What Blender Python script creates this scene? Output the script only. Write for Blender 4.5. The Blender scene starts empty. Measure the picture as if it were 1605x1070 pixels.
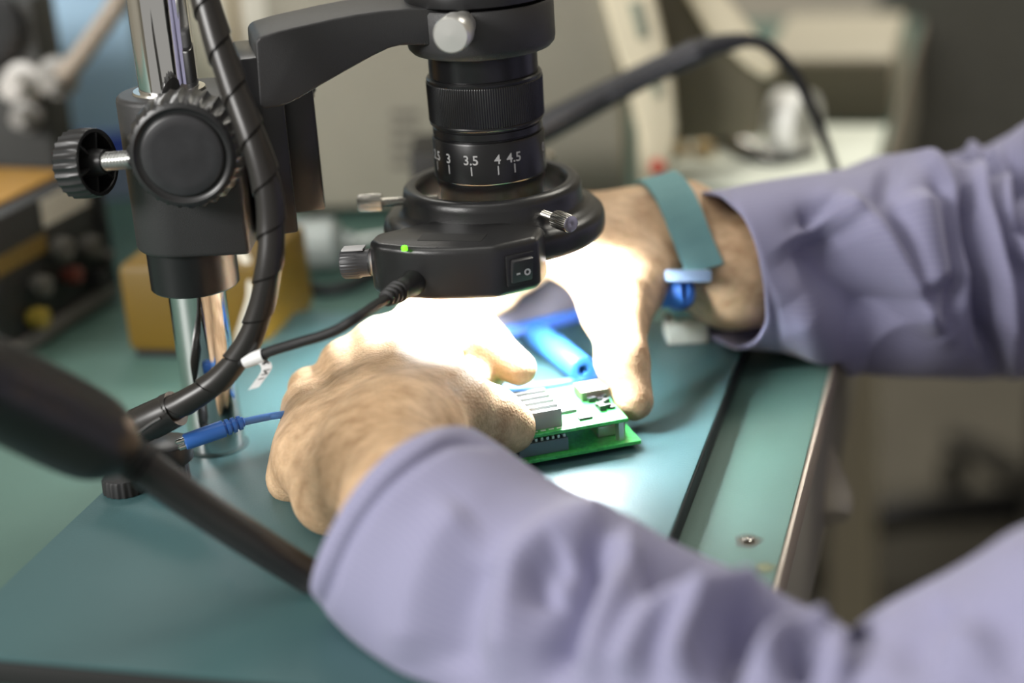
import bpy, bmesh, math, random
import numpy as np
from math import sin, cos, pi, radians, atan2, sqrt, exp
from mathutils import Vector, Matrix
random.seed(4); np.random.seed(4)
sc = bpy.context.scene
COL = sc.collection

# ------------------------------------------------------------------ camera, world, light, exposure
ZT = 0.762                       # world height of the mat's surface; all coordinates below are metres from the lens axis on the mat
F_PX, PITCH, ROLL, HEAD = 2800.0, radians(20.8), radians(4.0), radians(16.3)
CAM = np.array([0.2187, -0.7333, 0.3205])
_h = np.array([-sin(HEAD), cos(HEAD), 0]); _r0 = np.array([cos(HEAD), sin(HEAD), 0])
CF = _h*cos(PITCH) - np.array([0, 0, 1])*sin(PITCH); _u0 = np.cross(_r0, CF)
CR = _r0*cos(ROLL) - _u0*sin(ROLL); CU = _u0*cos(ROLL) + _r0*sin(ROLL)
cd = bpy.data.cameras.new('camera'); cam = bpy.data.objects.new('camera', cd); COL.objects.link(cam)
M = Matrix.Identity(4)
for i in range(3):
    M[i][0] = CR[i]; M[i][1] = CU[i]; M[i][2] = -CF[i]; M[i][3] = CAM[i] + (ZT if i == 2 else 0)
cam.matrix_world = M
cd.sensor_width = 36.0; cd.lens = 36.0*F_PX/1605
cd.clip_start = 0.02; cd.clip_end = 50
cd.dof.use_dof = True; cd.dof.focus_distance = 0.750; cd.dof.aperture_fstop = 2.8; cd.dof.aperture_blades = 0
sc.camera = cam
sc.view_settings.view_transform = 'Standard'; sc.view_settings.look = 'None'
sc.view_settings.exposure = 0.0; sc.view_settings.gamma = 1.0; sc.view_settings.use_curve_mapping = False
try:
    sc.cycles.use_denoising = True; sc.cycles.sample_clamp_indirect = 6.0
except Exception: pass
wd = bpy.data.worlds.new('room_ambience'); sc.world = wd; wd.use_nodes = True
wd.node_tree.nodes['Background'].inputs[0].default_value = (1.0, 0.97, 0.90, 1)
wd.node_tree.nodes['Background'].inputs[1].default_value = 0.36
def area(name, loc, target, sx, sy, power, col=(1, 0.97, 0.92)):
    l = bpy.data.lights.new(name, 'AREA'); l.shape = 'RECTANGLE'; l.size = sx; l.size_y = sy; l.energy = power; l.color = col
    o = bpy.data.objects.new(name, l); COL.objects.link(o); o.location = loc
    o.rotation_euler = (Vector(target)-Vector(loc)).to_track_quat('-Z', 'Y').to_euler(); return o
area('ceiling_panel_light', (-0.3, -0.3, 2.68), (-0.3, -0.3, 0), 1.2, 0.6, 7)
area('ceiling_panel_light', (0.9, 1.6, 2.68), (0.9, 1.6, 0), 1.2, 0.6, 40, (1, 0.95, 0.84))
area('ceiling_panel_light', (-0.9, 1.7, 2.68), (-0.9, 1.7, 0), 1.2, 0.6, 20)
area('key_light', (-1.5, -1.9, 1.95), (0, -0.05, 0.8), 1.0, 0.7, 76, (1.0, 0.98, 0.95))  # unseen key light added for directional shading; no window stands here
LED_STRENGTH = 8.0
LED_SPOT = 1.0

# ------------------------------------------------------------------ pixel helpers (1605 x 1070)
def ray(px, py): return CF + CR*(px-802.5)/F_PX - CU*(py-535.0)/F_PX
def PD(px, py, d): return CAM + ray(px, py)*d
def PZ(px, py, z):
    d = ray(px, py); return CAM + d*((z-CAM[2])/d[2])
def PP(px, py, o, n):
    d = ray(px, py); o = np.asarray(o, float); n = np.asarray(n, float)
    return CAM + d*(((o-CAM) @ n)/(d @ n))
def proj(P):
    v = np.asarray(P, float)-CAM; z = v @ CF
    return np.stack([802.5+F_PX*(v @ CR)/z, 535-F_PX*(v @ CU)/z, z], -1)
def nrm(v): v = np.asarray(v, float); return v/np.linalg.norm(v)

# ------------------------------------------------------------------ materials
MATS = {}
def mat(name, col, rough=0.5, metal=0.0, noise=0.0, nscale=40.0, bump=0.0, bscale=300.0, coat=0.0, emis=None, estr=0.0, spec=0.5, sss=0.0, alpha=1.0, trans=0.0, col2=None):
    if name in MATS: return MATS[name]
    m = bpy.data.materials.new(name); m.use_nodes = True; nt = m.node_tree; b = nt.nodes['Principled BSDF']
    b.inputs['Base Color'].default_value = (*col, 1); b.inputs['Roughness'].default_value = rough; b.inputs['Metallic'].default_value = metal
    b.inputs['Specular IOR Level'].default_value = spec; b.inputs['Coat Weight'].default_value = coat
    tc = nt.nodes.new('ShaderNodeTexCoord')
    if noise > 0 or col2:
        n = nt.nodes.new('ShaderNodeTexNoise'); n.inputs['Scale'].default_value = nscale; n.inputs['Detail'].default_value = 4
        nt.links.new(tc.outputs['Object'], n.inputs['Vector'])
        r = nt.nodes.new('ShaderNodeValToRGB'); r.color_ramp.elements[0].position = 0.35; r.color_ramp.elements[1].position = 0.68
        c2 = col2 if col2 else tuple(min(1, c*(1+noise)) for c in col); c1 = col if col2 else tuple(c*(1-noise) for c in col)
        r.color_ramp.elements[0].color = (*c1, 1); r.color_ramp.elements[1].color = (*c2, 1)
        nt.links.new(n.outputs['Fac'], r.inputs['Fac']); nt.links.new(r.outputs['Color'], b.inputs['Base Color'])
    if bump > 0:
        n2 = nt.nodes.new('ShaderNodeTexNoise'); n2.inputs['Scale'].default_value = bscale; n2.inputs['Detail'].default_value = 3
        nt.links.new(tc.outputs['Object'], n2.inputs['Vector'])
        bp = nt.nodes.new('ShaderNodeBump'); bp.inputs['Strength'].default_value = bump; bp.inputs['Distance'].default_value = 0.001
        nt.links.new(n2.outputs['Fac'], bp.inputs['Height']); nt.links.new(bp.outputs['Normal'], b.inputs['Normal'])
    if emis: b.inputs['Emission Color'].default_value = (*emis, 1); b.inputs['Emission Strength'].default_value = estr
    if sss > 0:
        b.inputs['Subsurface Weight'].default_value = sss; b.inputs['Subsurface Radius'].default_value = (0.006, 0.0025, 0.0015); b.inputs['Subsurface Scale'].default_value = 0.6
    if trans > 0: b.inputs['Transmission Weight'].default_value = trans
    MATS[name] = m; return m
BLACK = mat('black_powder_coat', (0.029, 0.029, 0.030), 0.42, bump=0.25, bscale=2500)
BLACKP = mat('black_plastic', (0.018, 0.018, 0.019), 0.36)
SATIN = mat('satin_black_housing', (0.020, 0.020, 0.021), 0.30, bump=0.08, bscale=1800)
ANOD = mat('black_anodised', (0.010, 0.010, 0.011), 0.30)
RUBBER = mat('black_rubber', (0.012, 0.012, 0.013), 0.6)
KNOBF = mat('knob_face', (0.030, 0.030, 0.033), 0.38, noise=0.15, nscale=120)
CHROME = mat('chrome', (0.80, 0.80, 0.80), 0.04, 1.0)
STEEL = mat('nickel_steel', (0.62, 0.60, 0.55), 0.22, 1.0)
ZINC = mat('zinc_thread', (0.70, 0.71, 0.70), 0.28, 1.0)
ALU = mat('brushed_aluminium', (0.72, 0.72, 0.69), 0.33, 0.7)
WHITE = mat('white_print_and_glow', (0.5, 0.5, 0.5), 0.6)
PAPER = mat('white_label', (0.82, 0.82, 0.82), 0.5)
BLUE = mat('blue_plastic', (0.04, 0.16, 0.55), 0.38)
BLUEC = mat('blue_cord', (0.09, 0.24, 0.62), 0.42)
LED = mat('led_diffuser', (0.9, 0.9, 0.9), 0.4, emis=(0.95, 0.98, 1.0), estr=LED_STRENGTH)
GREENLED = mat('green_indicator', (0.1, 0.8, 0.05), 0.3, emis=(0.16, 1.0, 0.01), estr=2.2)
PCBG = mat('green_solder_mask', (0.05, 0.42, 0.09), 0.3, noise=0.25, nscale=500)
CHIP = mat('chip_black', (0.02, 0.02, 0.022), 0.45)
HEADER = mat('header_grey_plastic', (0.10, 0.15, 0.17), 0.4)
TIN = mat('tinned_metal', (0.62, 0.60, 0.56), 0.3, 0.9)
SILK = mat('white_silkscreen', (0.75, 0.8, 0.75), 0.5)

# ------------------------------------------------------------------ geometry helpers
class G:
    def __init__(s): s.v = []; s.f = []
    def add(s, v, f):
        n = len(s.v); s.v.extend([tuple(map(float, p)) for p in v]); s.f.extend([tuple(i+n for i in q) for q in f]); return s
def frame(n, up=(0, 0, 1)):
    n = nrm(n); up = np.asarray(up, float)
    if abs(n @ nrm(up)) > 0.98: up = np.array([1.0, 0, 0]) if abs(n[0]) < 0.9 else np.array([0, 1.0, 0])
    x = nrm(np.cross(up, n)); y = np.cross(n, x); return x, y, n
def lathe(profile, c=(0, 0, 0), axis=(0, 0, 1), n=64, rmod=None, cap=True, up=(0, 0, 1)):
    x, y, z = frame(axis, up); c = np.asarray(c, float); V = []; Fc = []
    for j, (r, h) in enumerate(profile):
        for i in range(n):
            a = 2*pi*i/n; rr = rmod(r, h, a, j) if rmod else r
            V.append(c + x*rr*cos(a) + y*rr*sin(a) + z*h)
    m = len(profile)
    for j in range(m-1):
        for i in range(n):
            k = (i+1) % n; Fc.append((j*n+i, j*n+k, (j+1)*n+k, (j+1)*n+i))
    if cap:
        if profile[0][0] > 1e-6: Fc.append(tuple(reversed(range(n))))
        if profile[-1][0] > 1e-6: Fc.append(tuple(range((m-1)*n, m*n)))
    return V, Fc
def bm_out(bm):
    bmesh.ops.recalc_face_normals(bm, faces=bm.faces[:]); bm.verts.index_update()
    V = [tuple(v.co) for v in bm.verts]; Fc = [tuple(v.index for v in f.verts) for f in bm.faces]; bm.free(); return V, Fc
def box(c, size, ax=None, bev=0.0, seg=2):
    X, Y, Z = ax if ax is not None else (np.array([1., 0, 0]), np.array([0, 1., 0]), np.array([0, 0, 1.]))
    bm = bmesh.new(); bmesh.ops.create_cube(bm, size=1.0)
    for v in bm.verts: v.co = Vector((v.co.x*size[0], v.co.y*size[1], v.co.z*size[2]))
    if bev > 0: bmesh.ops.bevel(bm, geom=bm.edges[:], offset=bev, segments=seg, profile=0.6, affect='EDGES')
    c = np.asarray(c, float)
    for v in bm.verts: v.co = Vector(c + np.asarray(X)*v.co.x + np.asarray(Y)*v.co.y + np.asarray(Z)*v.co.z)
    return bm_out(bm)
def box2(lo, hi, bev=0.0, seg=2):
    lo = np.array(lo, float); hi = np.array(hi, float); return box((lo+hi)/2, hi-lo, None, bev, seg)
def prism(poly, o, X, Y, Z, h0, h1, bev=0.0, seg=3):
    bm = bmesh.new(); o = np.asarray(o, float)
    vs = [bm.verts.new((p[0], p[1], h0)) for p in poly]; f = bm.faces.new(vs)
    r = bmesh.ops.extrude_face_region(bm, geom=[f]); vv = [g for g in r['geom'] if isinstance(g, bmesh.types.BMVert)]
    for v in vv: v.co.z = h1
    if bev > 0:
        bmesh.ops.recalc_face_normals(bm, faces=bm.faces[:])
        bmesh.ops.bevel(bm, geom=[e for e in bm.edges if e.calc_face_angle(0) > 0.3], offset=bev, segments=seg, profile=0.5, affect='EDGES', clamp_overlap=True)
    for v in bm.verts: v.co = Vector(o + np.asarray(X)*v.co.x + np.asarray(Y)*v.co.y + np.asarray(Z)*v.co.z)
    return bm_out(bm)
def spline(pts, n=12):
    P = np.asarray(pts, float); out = []
    Q = np.vstack([2*P[0]-P[1], P, 2*P[-1]-P[-2]])
    for i in range(1, len(Q)-2):
        p0, p1, p2, p3 = Q[i-1], Q[i], Q[i+1], Q[i+2]
        for t in np.linspace(0, 1, n, endpoint=False):
            out.append(0.5*((2*p1)+(-p0+p2)*t+(2*p0-5*p1+4*p2-p3)*t*t+(-p0+3*p1-3*p2+p3)*t**3))
    out.append(Q[-2]); return np.array(out)
def sweep_frames(P):
    T = np.gradient(P, axis=0); T /= np.linalg.norm(T, axis=1)[:, None]
    x, y, _ = frame(T[0]); Xs = [x]
    for i in range(1, len(P)):
        x = Xs[-1] - T[i]*(Xs[-1] @ T[i]); Xs.append(nrm(x))
    Xs = np.array(Xs); return T, Xs, np.cross(T, Xs)
def tube(pts, r, n=16, sub=10, cap=True, rfun=None):
    """pts with three columns, or four (own radius)"""
    A = np.asarray(pts, float); A = spline(A, sub) if sub > 1 else A
    P = A[:, :3]; R = A[:, 3] if A.shape[1] > 3 else np.full(len(P), r)
    T, X, Y = sweep_frames(P); s = np.concatenate([[0], np.cumsum(np.linalg.norm(np.diff(P, axis=0), axis=1))])
    V = []; Fc = []
    for j in range(len(P)):
        for i in range(n):
            a = 2*pi*i/n; rr = rfun(R[j], s[j], a) if rfun else R[j]
            V.append(P[j]+X[j]*rr*cos(a)+Y[j]*rr*sin(a))
    for j in range(len(P)-1):
        for i in range(n):
            k = (i+1) % n; Fc.append((j*n+i, j*n+k, (j+1)*n+k, (j+1)*n+i))
    if cap: Fc.append(tuple(reversed(range(n)))); Fc.append(tuple(range((len(P)-1)*n, len(P)*n)))
    return V, Fc
def text_geo(txt, size, bold=0.0, align='CENTER'):
    cu = bpy.data.curves.new('t', 'FONT'); cu.body = txt; cu.size = size; cu.align_x = align; cu.offset = bold*size; cu.resolution_u = 3
    o = bpy.data.objects.new('t', cu); COL.objects.link(o); dg = bpy.context.evaluated_depsgraph_get()
    me = bpy.data.meshes.new_from_object(o.evaluated_get(dg)); V = [tuple(v.co) for v in me.vertices]; Fc = [tuple(p.vertices) for p in me.polygons]
    bpy.data.objects.remove(o); bpy.data.curves.remove(cu); bpy.data.meshes.remove(me); return V, Fc
OFF = np.array([0, 0, ZT])
ROOTLOC = {}
def make(name, geo, m, parent=None, smooth=35, base=None):
    """one mesh object from plate-frame vertices; origin at base (or parent's origin)"""
    V, Fc = (geo.v, geo.f) if isinstance(geo, G) else geo
    if parent is not None: b = ROOTLOC[parent.name]
    else: b = np.asarray(base, float) if base is not None else np.array([np.mean([v[0] for v in V]), np.mean([v[1] for v in V]), np.min([v[2] for v in V])])
    me = bpy.data.meshes.new(name); me.from_pydata([(v[0]-b[0], v[1]-b[1], v[2]-b[2]) for v in V], [], Fc); me.validate()
    o = bpy.data.objects.new(name, me); COL.objects.link(o)
    for mm in (m if isinstance(m, (list, tuple)) else [m]): me.materials.append(mm)
    if smooth:
        me.polygons.foreach_set('use_smooth', [True]*len(me.polygons)); me.set_sharp_from_angle(angle=radians(smooth))
    if parent is not None: o.parent = parent
    else: o.location = b+OFF
    ROOTLOC[o.name] = b; return o
def thing(name, label, cat, loc, group=None):
    o = bpy.data.objects.new(name, None); o.empty_display_size = 0.01; COL.objects.link(o); loc = np.asarray(loc, float)
    o.location = loc+OFF; ROOTLOC[o.name] = loc; o['label'] = label; o['category'] = cat
    if group: o['group'] = group
    return o
def tag(o, label, cat, group=None):
    o['label'] = label; o['category'] = cat
    if group: o['group'] = group
    return o
def struct(o): o['kind'] = 'structure'; return o
def many(*gs):
    g = G()
    for a in gs: g.add(*a)
    return g
ZV = np.array([0, 0, 1.0]); XV = np.array([1.0, 0, 0]); YV = np.array([0, 1.0, 0])
def rotz(v, a): return np.array([v[0]*cos(a)-v[1]*sin(a), v[0]*sin(a)+v[1]*cos(a), v[2]])

# ------------------------------------------------------------------ room
ZF = -ZT
wallm = mat('wall_paint', (0.46, 0.43, 0.36), 0.8, noise=0.04, nscale=3)
floorm = mat('floor_vinyl', (0.085, 0.077, 0.060), 0.6, noise=0.12, nscale=6)
struct(make('floor', box2((-2.4, -2.6, ZF-0.05), (3.0, 3.6, ZF)), floorm, None, 0))
struct(make('wall_back', box2((-2.4, 3.6, ZF), (3.0, 3.7, ZF+2.7)), wallm, None, 0))
struct(make('wall_left', box2((-2.5, -2.6, ZF), (-2.4, 3.7, ZF+2.7)), wallm, None, 0))
struct(make('wall_right', box2((3.0, -2.6, ZF), (3.1, 3.7, ZF+2.7)), wallm, None, 0))
struct(make('ceiling', box2((-2.5, -2.6, ZF+2.7), (3.1, 3.7, ZF+2.78)), mat('ceiling_white', (0.7, 0.7, 0.68), 0.9), None, 0))

# ------------------------------------------------------------------ workbench
def teal_mat(name, c1, c2, rough, spots=True):
    m = bpy.data.materials.new(name); m.use_nodes = True; nt = m.node_tree; b = nt.nodes['Principled BSDF']; L = nt.links.new
    tc = nt.nodes.new('ShaderNodeTexCoord'); n = nt.nodes.new('ShaderNodeTexNoise'); n.inputs['Scale'].default_value = 9; n.inputs['Detail'].default_value = 5
    L(tc.outputs['Object'], n.inputs['Vector']); r = nt.nodes.new('ShaderNodeValToRGB')
    r.color_ramp.elements[0].position = 0.3; r.color_ramp.elements[1].position = 0.7; r.color_ramp.elements[0].color = (*c1, 1); r.color_ramp.elements[1].color = (*c2, 1)
    L(n.outputs['Fac'], r.inputs['Fac'])
    v = nt.nodes.new('ShaderNodeTexVoronoi'); v.inputs['Scale'].default_value = 26; L(tc.outputs['Object'], v.inputs['Vector'])
    r2 = nt.nodes.new('ShaderNodeValToRGB'); r2.color_ramp.elements[0].position = 0.02; r2.color_ramp.elements[1].position = 0.06
    r2.color_ramp.elements[0].color = (0.75, 0.75, 0.75, 1); r2.color_ramp.elements[1].color = (0, 0, 0, 1); L(v.outputs['Distance'], r2.inputs['Fac'])
    n3 = nt.nodes.new('ShaderNodeTexNoise'); n3.inputs['Scale'].default_value = 14; L(tc.outputs['Object'], n3.inputs['Vector'])
    mm = nt.nodes.new('ShaderNodeMath'); mm.operation = 'GREATER_THAN'; mm.inputs[1].default_value = 0.56; L(n3.outputs['Fac'], mm.inputs[0])
    m2 = nt.nodes.new('ShaderNodeMath'); m2.operation = 'MULTIPLY'; L(mm.outputs[0], m2.inputs[0]); L(r2.outputs['Color'], m2.inputs[1])
    mx = nt.nodes.new('ShaderNodeMix'); mx.data_type = 'RGBA'; L(m2.outputs[0], mx.inputs['Factor']); L(r.outputs['Color'], mx.inputs['A']); mx.inputs['B'].default_value = (0.09, 0.075, 0.03, 1)
    L(mx.outputs['Result'], b.inputs['Base Color']); b.inputs['Roughness'].default_value = rough
    nb = nt.nodes.new('ShaderNodeTexNoise'); nb.inputs['Scale'].default_value = 900; L(tc.outputs['Object'], nb.inputs['Vector'])
    bp = nt.nodes.new('ShaderNodeBump'); bp.inputs['Strength'].default_value = 0.15; bp.inputs['Distance'].default_value = 0.0005
    L(nb.outputs['Fac'], bp.inputs['Height']); L(bp.outputs['Normal'], b.inputs['Normal']); return m
TABM = teal_mat('teal_bench_rubber', (0.056, 0.120, 0.097), (0.074, 0.146, 0.121), 0.58)
MATM = teal_mat('teal_plate_mat', (0.042, 0.098, 0.105), (0.056, 0.122, 0.129), 0.42)
TZ = -0.012
bench = thing('workbench', 'teal topped workbench carrying the microscope and the equipment behind it', 'table', (-0.4, 0.25, ZF))
make('bench_top', box2((-1.05, -0.62, TZ-0.016), (0.139, 0.95, TZ-0.002), 0.002), mat('bench_board', (0.36, 0.33, 0.28), 0.6, noise=0.1), bench)
make('bench_mat', box2((-1.05, -0.62, TZ-0.002), (0.1395, 0.95, TZ), 0.0008), TABM, bench)
make('edge_trim', box2((0.139, -0.62, TZ-0.016), (0.1415, 0.95, TZ-0.0008), 0.001), mat('edge_trim_grey', (0.40, 0.34, 0.27), 0.5), bench)
CREAM = mat('cream_painted_steel', (0.60, 0.55, 0.42), 0.45)
for x, y in ((0.085, -0.55), (0.085, 0.88), (-0.99, -0.55), (-0.99, 0.88)):
    make('leg', box2((x-0.022, y-0.022, ZF), (x+0.022, y+0.022, TZ-0.016), 0.003), CREAM, bench)
make('apron', box2((0.118, -0.60, TZ-0.09), (0.1375, 0.93, TZ-0.016), 0.002), mat('apron_grey', (0.34, 0.32, 0.26), 0.6), bench)
make('bracket', tube([(*PD(1276, 675, .935), .006), (*PD(1288, 730, .92), .009), (*PD(1300, 785, .905), .012), (*PD(1304, 812, .90), .009)], 0, 20, 8), CREAM, bench, 60)
# dried solder drip with a scorched halo
c = PZ(1172, 848, TZ); g = G()
sp = []
for i in range(7):
    t = i/6; sp.append(c+np.array([-0.0016+0.0036*t, -0.0016+0.003*t, 0.0007+0.0004*sin(5*t)]))
g.add(*tube(sp, 0.0007, 8, 5)); g.add(*tube([c+np.array([0.001, -0.0015, 0.0006]), c+np.array([0.0012, 0, 0.0008]), c+np.array([0.0017, 0.0012, 0.0006])], 0.0005, 8, 5))
tag(make('solder_drip', g, STEEL, None, 60), 'small silvery solder drip on a scorched spot near the bench edge', 'solder')
def stain_mat(name, col, R):
    m = bpy.data.materials.new(name); m.use_nodes = True; nt = m.node_tree; b = nt.nodes['Principled BSDF']; L = nt.links.new
    b.inputs['Base Color'].default_value = (*col, 1); b.inputs['Roughness'].default_value = 0.6
    tc = nt.nodes.new('ShaderNodeTexCoord'); ln = nt.nodes.new('ShaderNodeVectorMath'); ln.operation = 'LENGTH'; L(tc.outputs['Object'], ln.inputs[0])
    n = nt.nodes.new('ShaderNodeTexNoise'); n.inputs['Scale'].default_value = 400; L(tc.outputs['Object'], n.inputs['Vector'])
    mr = nt.nodes.new('ShaderNodeMapRange'); mr.inputs['From Min'].default_value = R*0.25; mr.inputs['From Max'].default_value = R; mr.inputs['To Min'].default_value = 0.95; mr.inputs['To Max'].default_value = 0.0
    L(ln.outputs['Value'], mr.inputs['Value']); mu = nt.nodes.new('ShaderNodeMath'); mu.operation = 'MULTIPLY'; L(mr.outputs['Result'], mu.inputs[0])
    ad = nt.nodes.new('ShaderNodeMath'); ad.operation = 'ADD'; ad.inputs[1].default_value = 0.45; ad.use_clamp = True; L(n.outputs['Fac'], ad.inputs[0]); L(ad.outputs[0], mu.inputs[1])
    L(mu.outputs[0], b.inputs['Alpha']); return m
def stain(name, c, rx, ry, col, label, cat='stain'):
    V = [c+np.array([0, 0, 0.0002])]; N = 40; Fc = []
    for i in range(N):
        a = 2*pi*i/N; k = 1+0.12*sin(3*a+1)+0.07*sin(5*a); V.append(c+np.array([rx*k*cos(a), ry*k*sin(a), 0.0002]))
    for i in range(N): Fc.append((0, 1+i, 1+(i+1) % N))
    return tag(make(name, (V, Fc), stain_mat('stain_'+name, col, max(rx, ry)), None, 60), label, cat)
stain('scorch_mark', c, 0.0056, 0.0075, (0.060, 0.045, 0.026), 'brown scorch mark around the solder drip near the bench edge')
stain('flux_stain', PZ(1199, 890, TZ), 0.0042, 0.0060, (0.14, 0.15, 0.07), 'yellowish flux stain on the bench below the scorch mark')

# ------------------------------------------------------------------ microscope
CB = np.array([-0.1188, -0.0621, 0.0])                # column foot
UA = nrm([0.1188, 0.0621, 0]); VA = np.array([UA[1], -UA[0], 0])    # arm direction, and toward the viewer
BU = rotz(UA, radians(-14)); BV = np.array([BU[1], -BU[0], 0])       # focus block's own axes
def uz(px, py, v, U=UA, Vv=VA):
    p = PP(px, py, CB+Vv*v, Vv)-CB; return (p @ U, p[2])
def at(u, v, z, U=UA, Vv=VA): return CB+U*u+Vv*v+ZV*z
micro = thing('microscope', 'black inspection microscope on chrome column above the hands and circuit board', 'microscope', (-0.025, -0.07, 0))
make('base_plate', box2((-0.150, -0.2475, TZ+0.0004), (0.0985, 0.111, -0.002), 0.0015), mat('base_plate_black', (0.012, 0.012, 0.012), 0.6), micro)
bp_ = make('base_mat', box2((-0.1495, -0.247, -0.002), (0.098, 0.1105, 0.0), 0.0008), MATM, micro)
make('column', lathe([(0.0125, -0.001), (0.0125, 0.36)], CB, n=96), CHROME, micro)
make('foot_ring', lathe([(0.0126, 0.0), (0.0142, 0.0), (0.0142, 0.0004), (0.0126, 0.0004)], CB, n=64, cap=False), mat('dark_gap', (0.02, 0.05, 0.05), 0.7), micro)
# clamp collar under the block
make('clamp_collar', lathe([(0.0127, 0.0765), (0.0185, 0.0765), (0.0192, 0.0772), (0.0192, 0.097), (0.0127, 0.097)], CB, n=72), ANOD, micro)
# focus block: rounded left end round the column, straight right end
poly = []
rb = 0.0225
for i in range(25):
    a = radians(88)+radians(184)*i/24; poly.append((rb*cos(a), rb*sin(a)))
poly += [(0.010, -0.0225), (0.030, -0.0225), (0.030, 0.0225), (0.010, 0.0225)]
poly = [(p[0], p[1]) for p in poly]
blk = make('focus_block', prism(poly, CB, BU, BV, ZV, 0.0955, 0.1625, 0.0022, 3), BLACK, micro)
make('column_bush', lathe([(0.0126, 0.1626), (0.0155, 0.1626), (0.0150, 0.1635), (0.0126, 0.1637)], CB, n=64, cap=False), STEEL, blk)
# big focus knob
ku, kz = uz(291, 237, 0.034, BU, BV)
kc = at(ku, 0.0, kz, BU, BV)
def ser(n, d):
    def f(r, h, a, j):
        if j in f.rows: return r*(1-d*(0.5+0.5*cos(n*a))**0.6)
        return r
    return f
sr = ser(30, 0.045); sr.rows = (2, 3, 4)
knob = make('focus_knob', lathe([(0.0195, 0.0226), (0.0228, 0.0232), (0.0243, 0.0245), (0.0240, 0.034), (0.0228, 0.0385), (0.0215, 0.0405), (0.0203, 0.0412), (0.0196, 0.0414), (0.0190, 0.0409), (0.0180, 0.0402), (0.0172, 0.0402), (0.0168, 0.0409), (0.0160, 0.0412), (0.0, 0.0412)], kc, BV, 240, sr), BLACKP, micro)
make('knob_cap', lathe([(0.0164, 0.0404), (0.0163, 0.0413), (0.0158, 0.0416), (0.012, 0.0417), (0.0, 0.0418)], kc, BV, 96), KNOBF, knob)
# second knob on the far side of the block
sr2 = ser(30, 0.05); sr2.rows = (1, 2)
kb = at(ku, 0.0, kz, BU, BV)
make('focus_knob', lathe([(0.013, 0.0226), (0.0148, 0.0240), (0.0146, 0.036), (0.0135, 0.040), (0.0, 0.040)], kb, -BV, 160, sr2), BLACKP, micro)
# clamp screw with hollow serrated knob
p_in = PP(203, 254, at(0, -0.004, 0), VA); p_out = PD(134, 256, 0.733)
ca = nrm(p_in-p_out); ck = PD(134, 256, 0.733)
ca = nrm(CR*0.905 - CF*0.42 + CU*0.03)        # from knob toward the block
sr3 = ser(24, 0.055); sr3.rows = (1, 2, 3, 4)
prof = [(0.0, -0.0066), (0.0130, -0.0066), (0.0142, -0.0058), (0.0145, 0.0), (0.0143, 0.0056), (0.0138, 0.0062), (0.0124, 0.0062), (0.0120, 0.0057), (0.0118, -0.003), (0.0062, -0.003), (0.0056, 0.0070), (0.0048, 0.0105), (0.0034, 0.0107), (0.0, 0.0107)]
cs = make('clamp_knob', lathe(prof, ck, ca, 192, sr3), BLACKP, micro)
g = G(); cx, cy, _ = frame(ca)
for i in range(6):
    a = pi*i/3+0.2; d = cx*cos(a)+cy*sin(a); e = np.cross(ca, d)
    g.add(*box(ck+d*0.0088+ca*0.002, (0.007, 0.0010, 0.008), (d, e, ca)))
make('rib', g, BLACKP, cs)
def thread(r, s, a): return r*(0.96+0.14*sin(2*pi*s/0.0016 - a))
make('screw_shaft', tube([ck+ca*t for t in np.linspace(0.0095, 0.034, 240)], 0.0036, 20, 1, True, thread), ZINC, cs, 80)
# rack plates between block and arm
def rbox(u0, u1, v0, v1, z0, z1, b=0.0012): 
    return prism([(u0, v0), (u1, v0), (u1, v1), (u0, v1)], CB, UA, VA, ZV, z0, z1, b, 2)
make('rack_slide', rbox(0.029, 0.0455, -0.022, 0.0185, 0.0995, 0.176), ANOD, micro)
make('rack_plate', rbox(0.0455, 0.0600, -0.024, -0.002, 0.102, 0.176), ANOD, micro)
sr4 = ser(18, 0.08); sr4.rows = (1, 2)
make('tension_knob', lathe([(0.0, 0), (0.009, 0.001), (0.009, 0.009), (0.0, 0.010)], at(0.055, -0.027, 0.151), -VA, 90, sr4), BLACKP, micro)
# arm: side outline read on its front face, extruded in depth
vf = 0.019
out = [(400, 66), (407, 58), (440, 48), (480, 39), (520, 30), (560, 22.5), (600, 17), (640, 14), (690, 13), (690, 72), (645, 71), (626, 72), (610, 76), (585, 88), (540, 113), (500, 136), (470, 154), (450, 164), (432, 169), (413, 172), (407, 166)]
pol = [uz(x, y, vf) for x, y in out]
arm = make('arm', prism(pol, CB, UA, ZV, -VA, -vf, 0.019, 0.0022, 3), BLACK, micro)
# ring holder round the lens
LX = np.zeros(3)
hz0, hz1 = 0.1665, 0.1868
hold = make('lens_holder', lathe([(0.0252, hz0), (0.0300, hz0), (0.0316, hz0+0.0018), (0.0320, hz0+0.004), (0.0320, hz1-0.0012), (0.0312, hz1), (0.0252, hz1)], LX, n=128, cap=False), BLACK, micro)
tcen = PD(706, 54, 0.715); tz_ = tcen[2]-0.0005
tdir = nrm([tcen[0], tcen[1], 0.0])
R_ = np.linalg.norm(tcen[:2]); o_ = np.array([0, 0, tz_])
ts = make('thumbscrew', lathe([(0.0055, 0.030), (0.0055, R_-0.012), (0.0073, R_-0.0115), (0.0076, R_-0.010), (0.0076, R_-0.0012), (0.0068, R_), (0.0, R_+0.0003)], o_, tdir, 64), ALU, hold)
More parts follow.
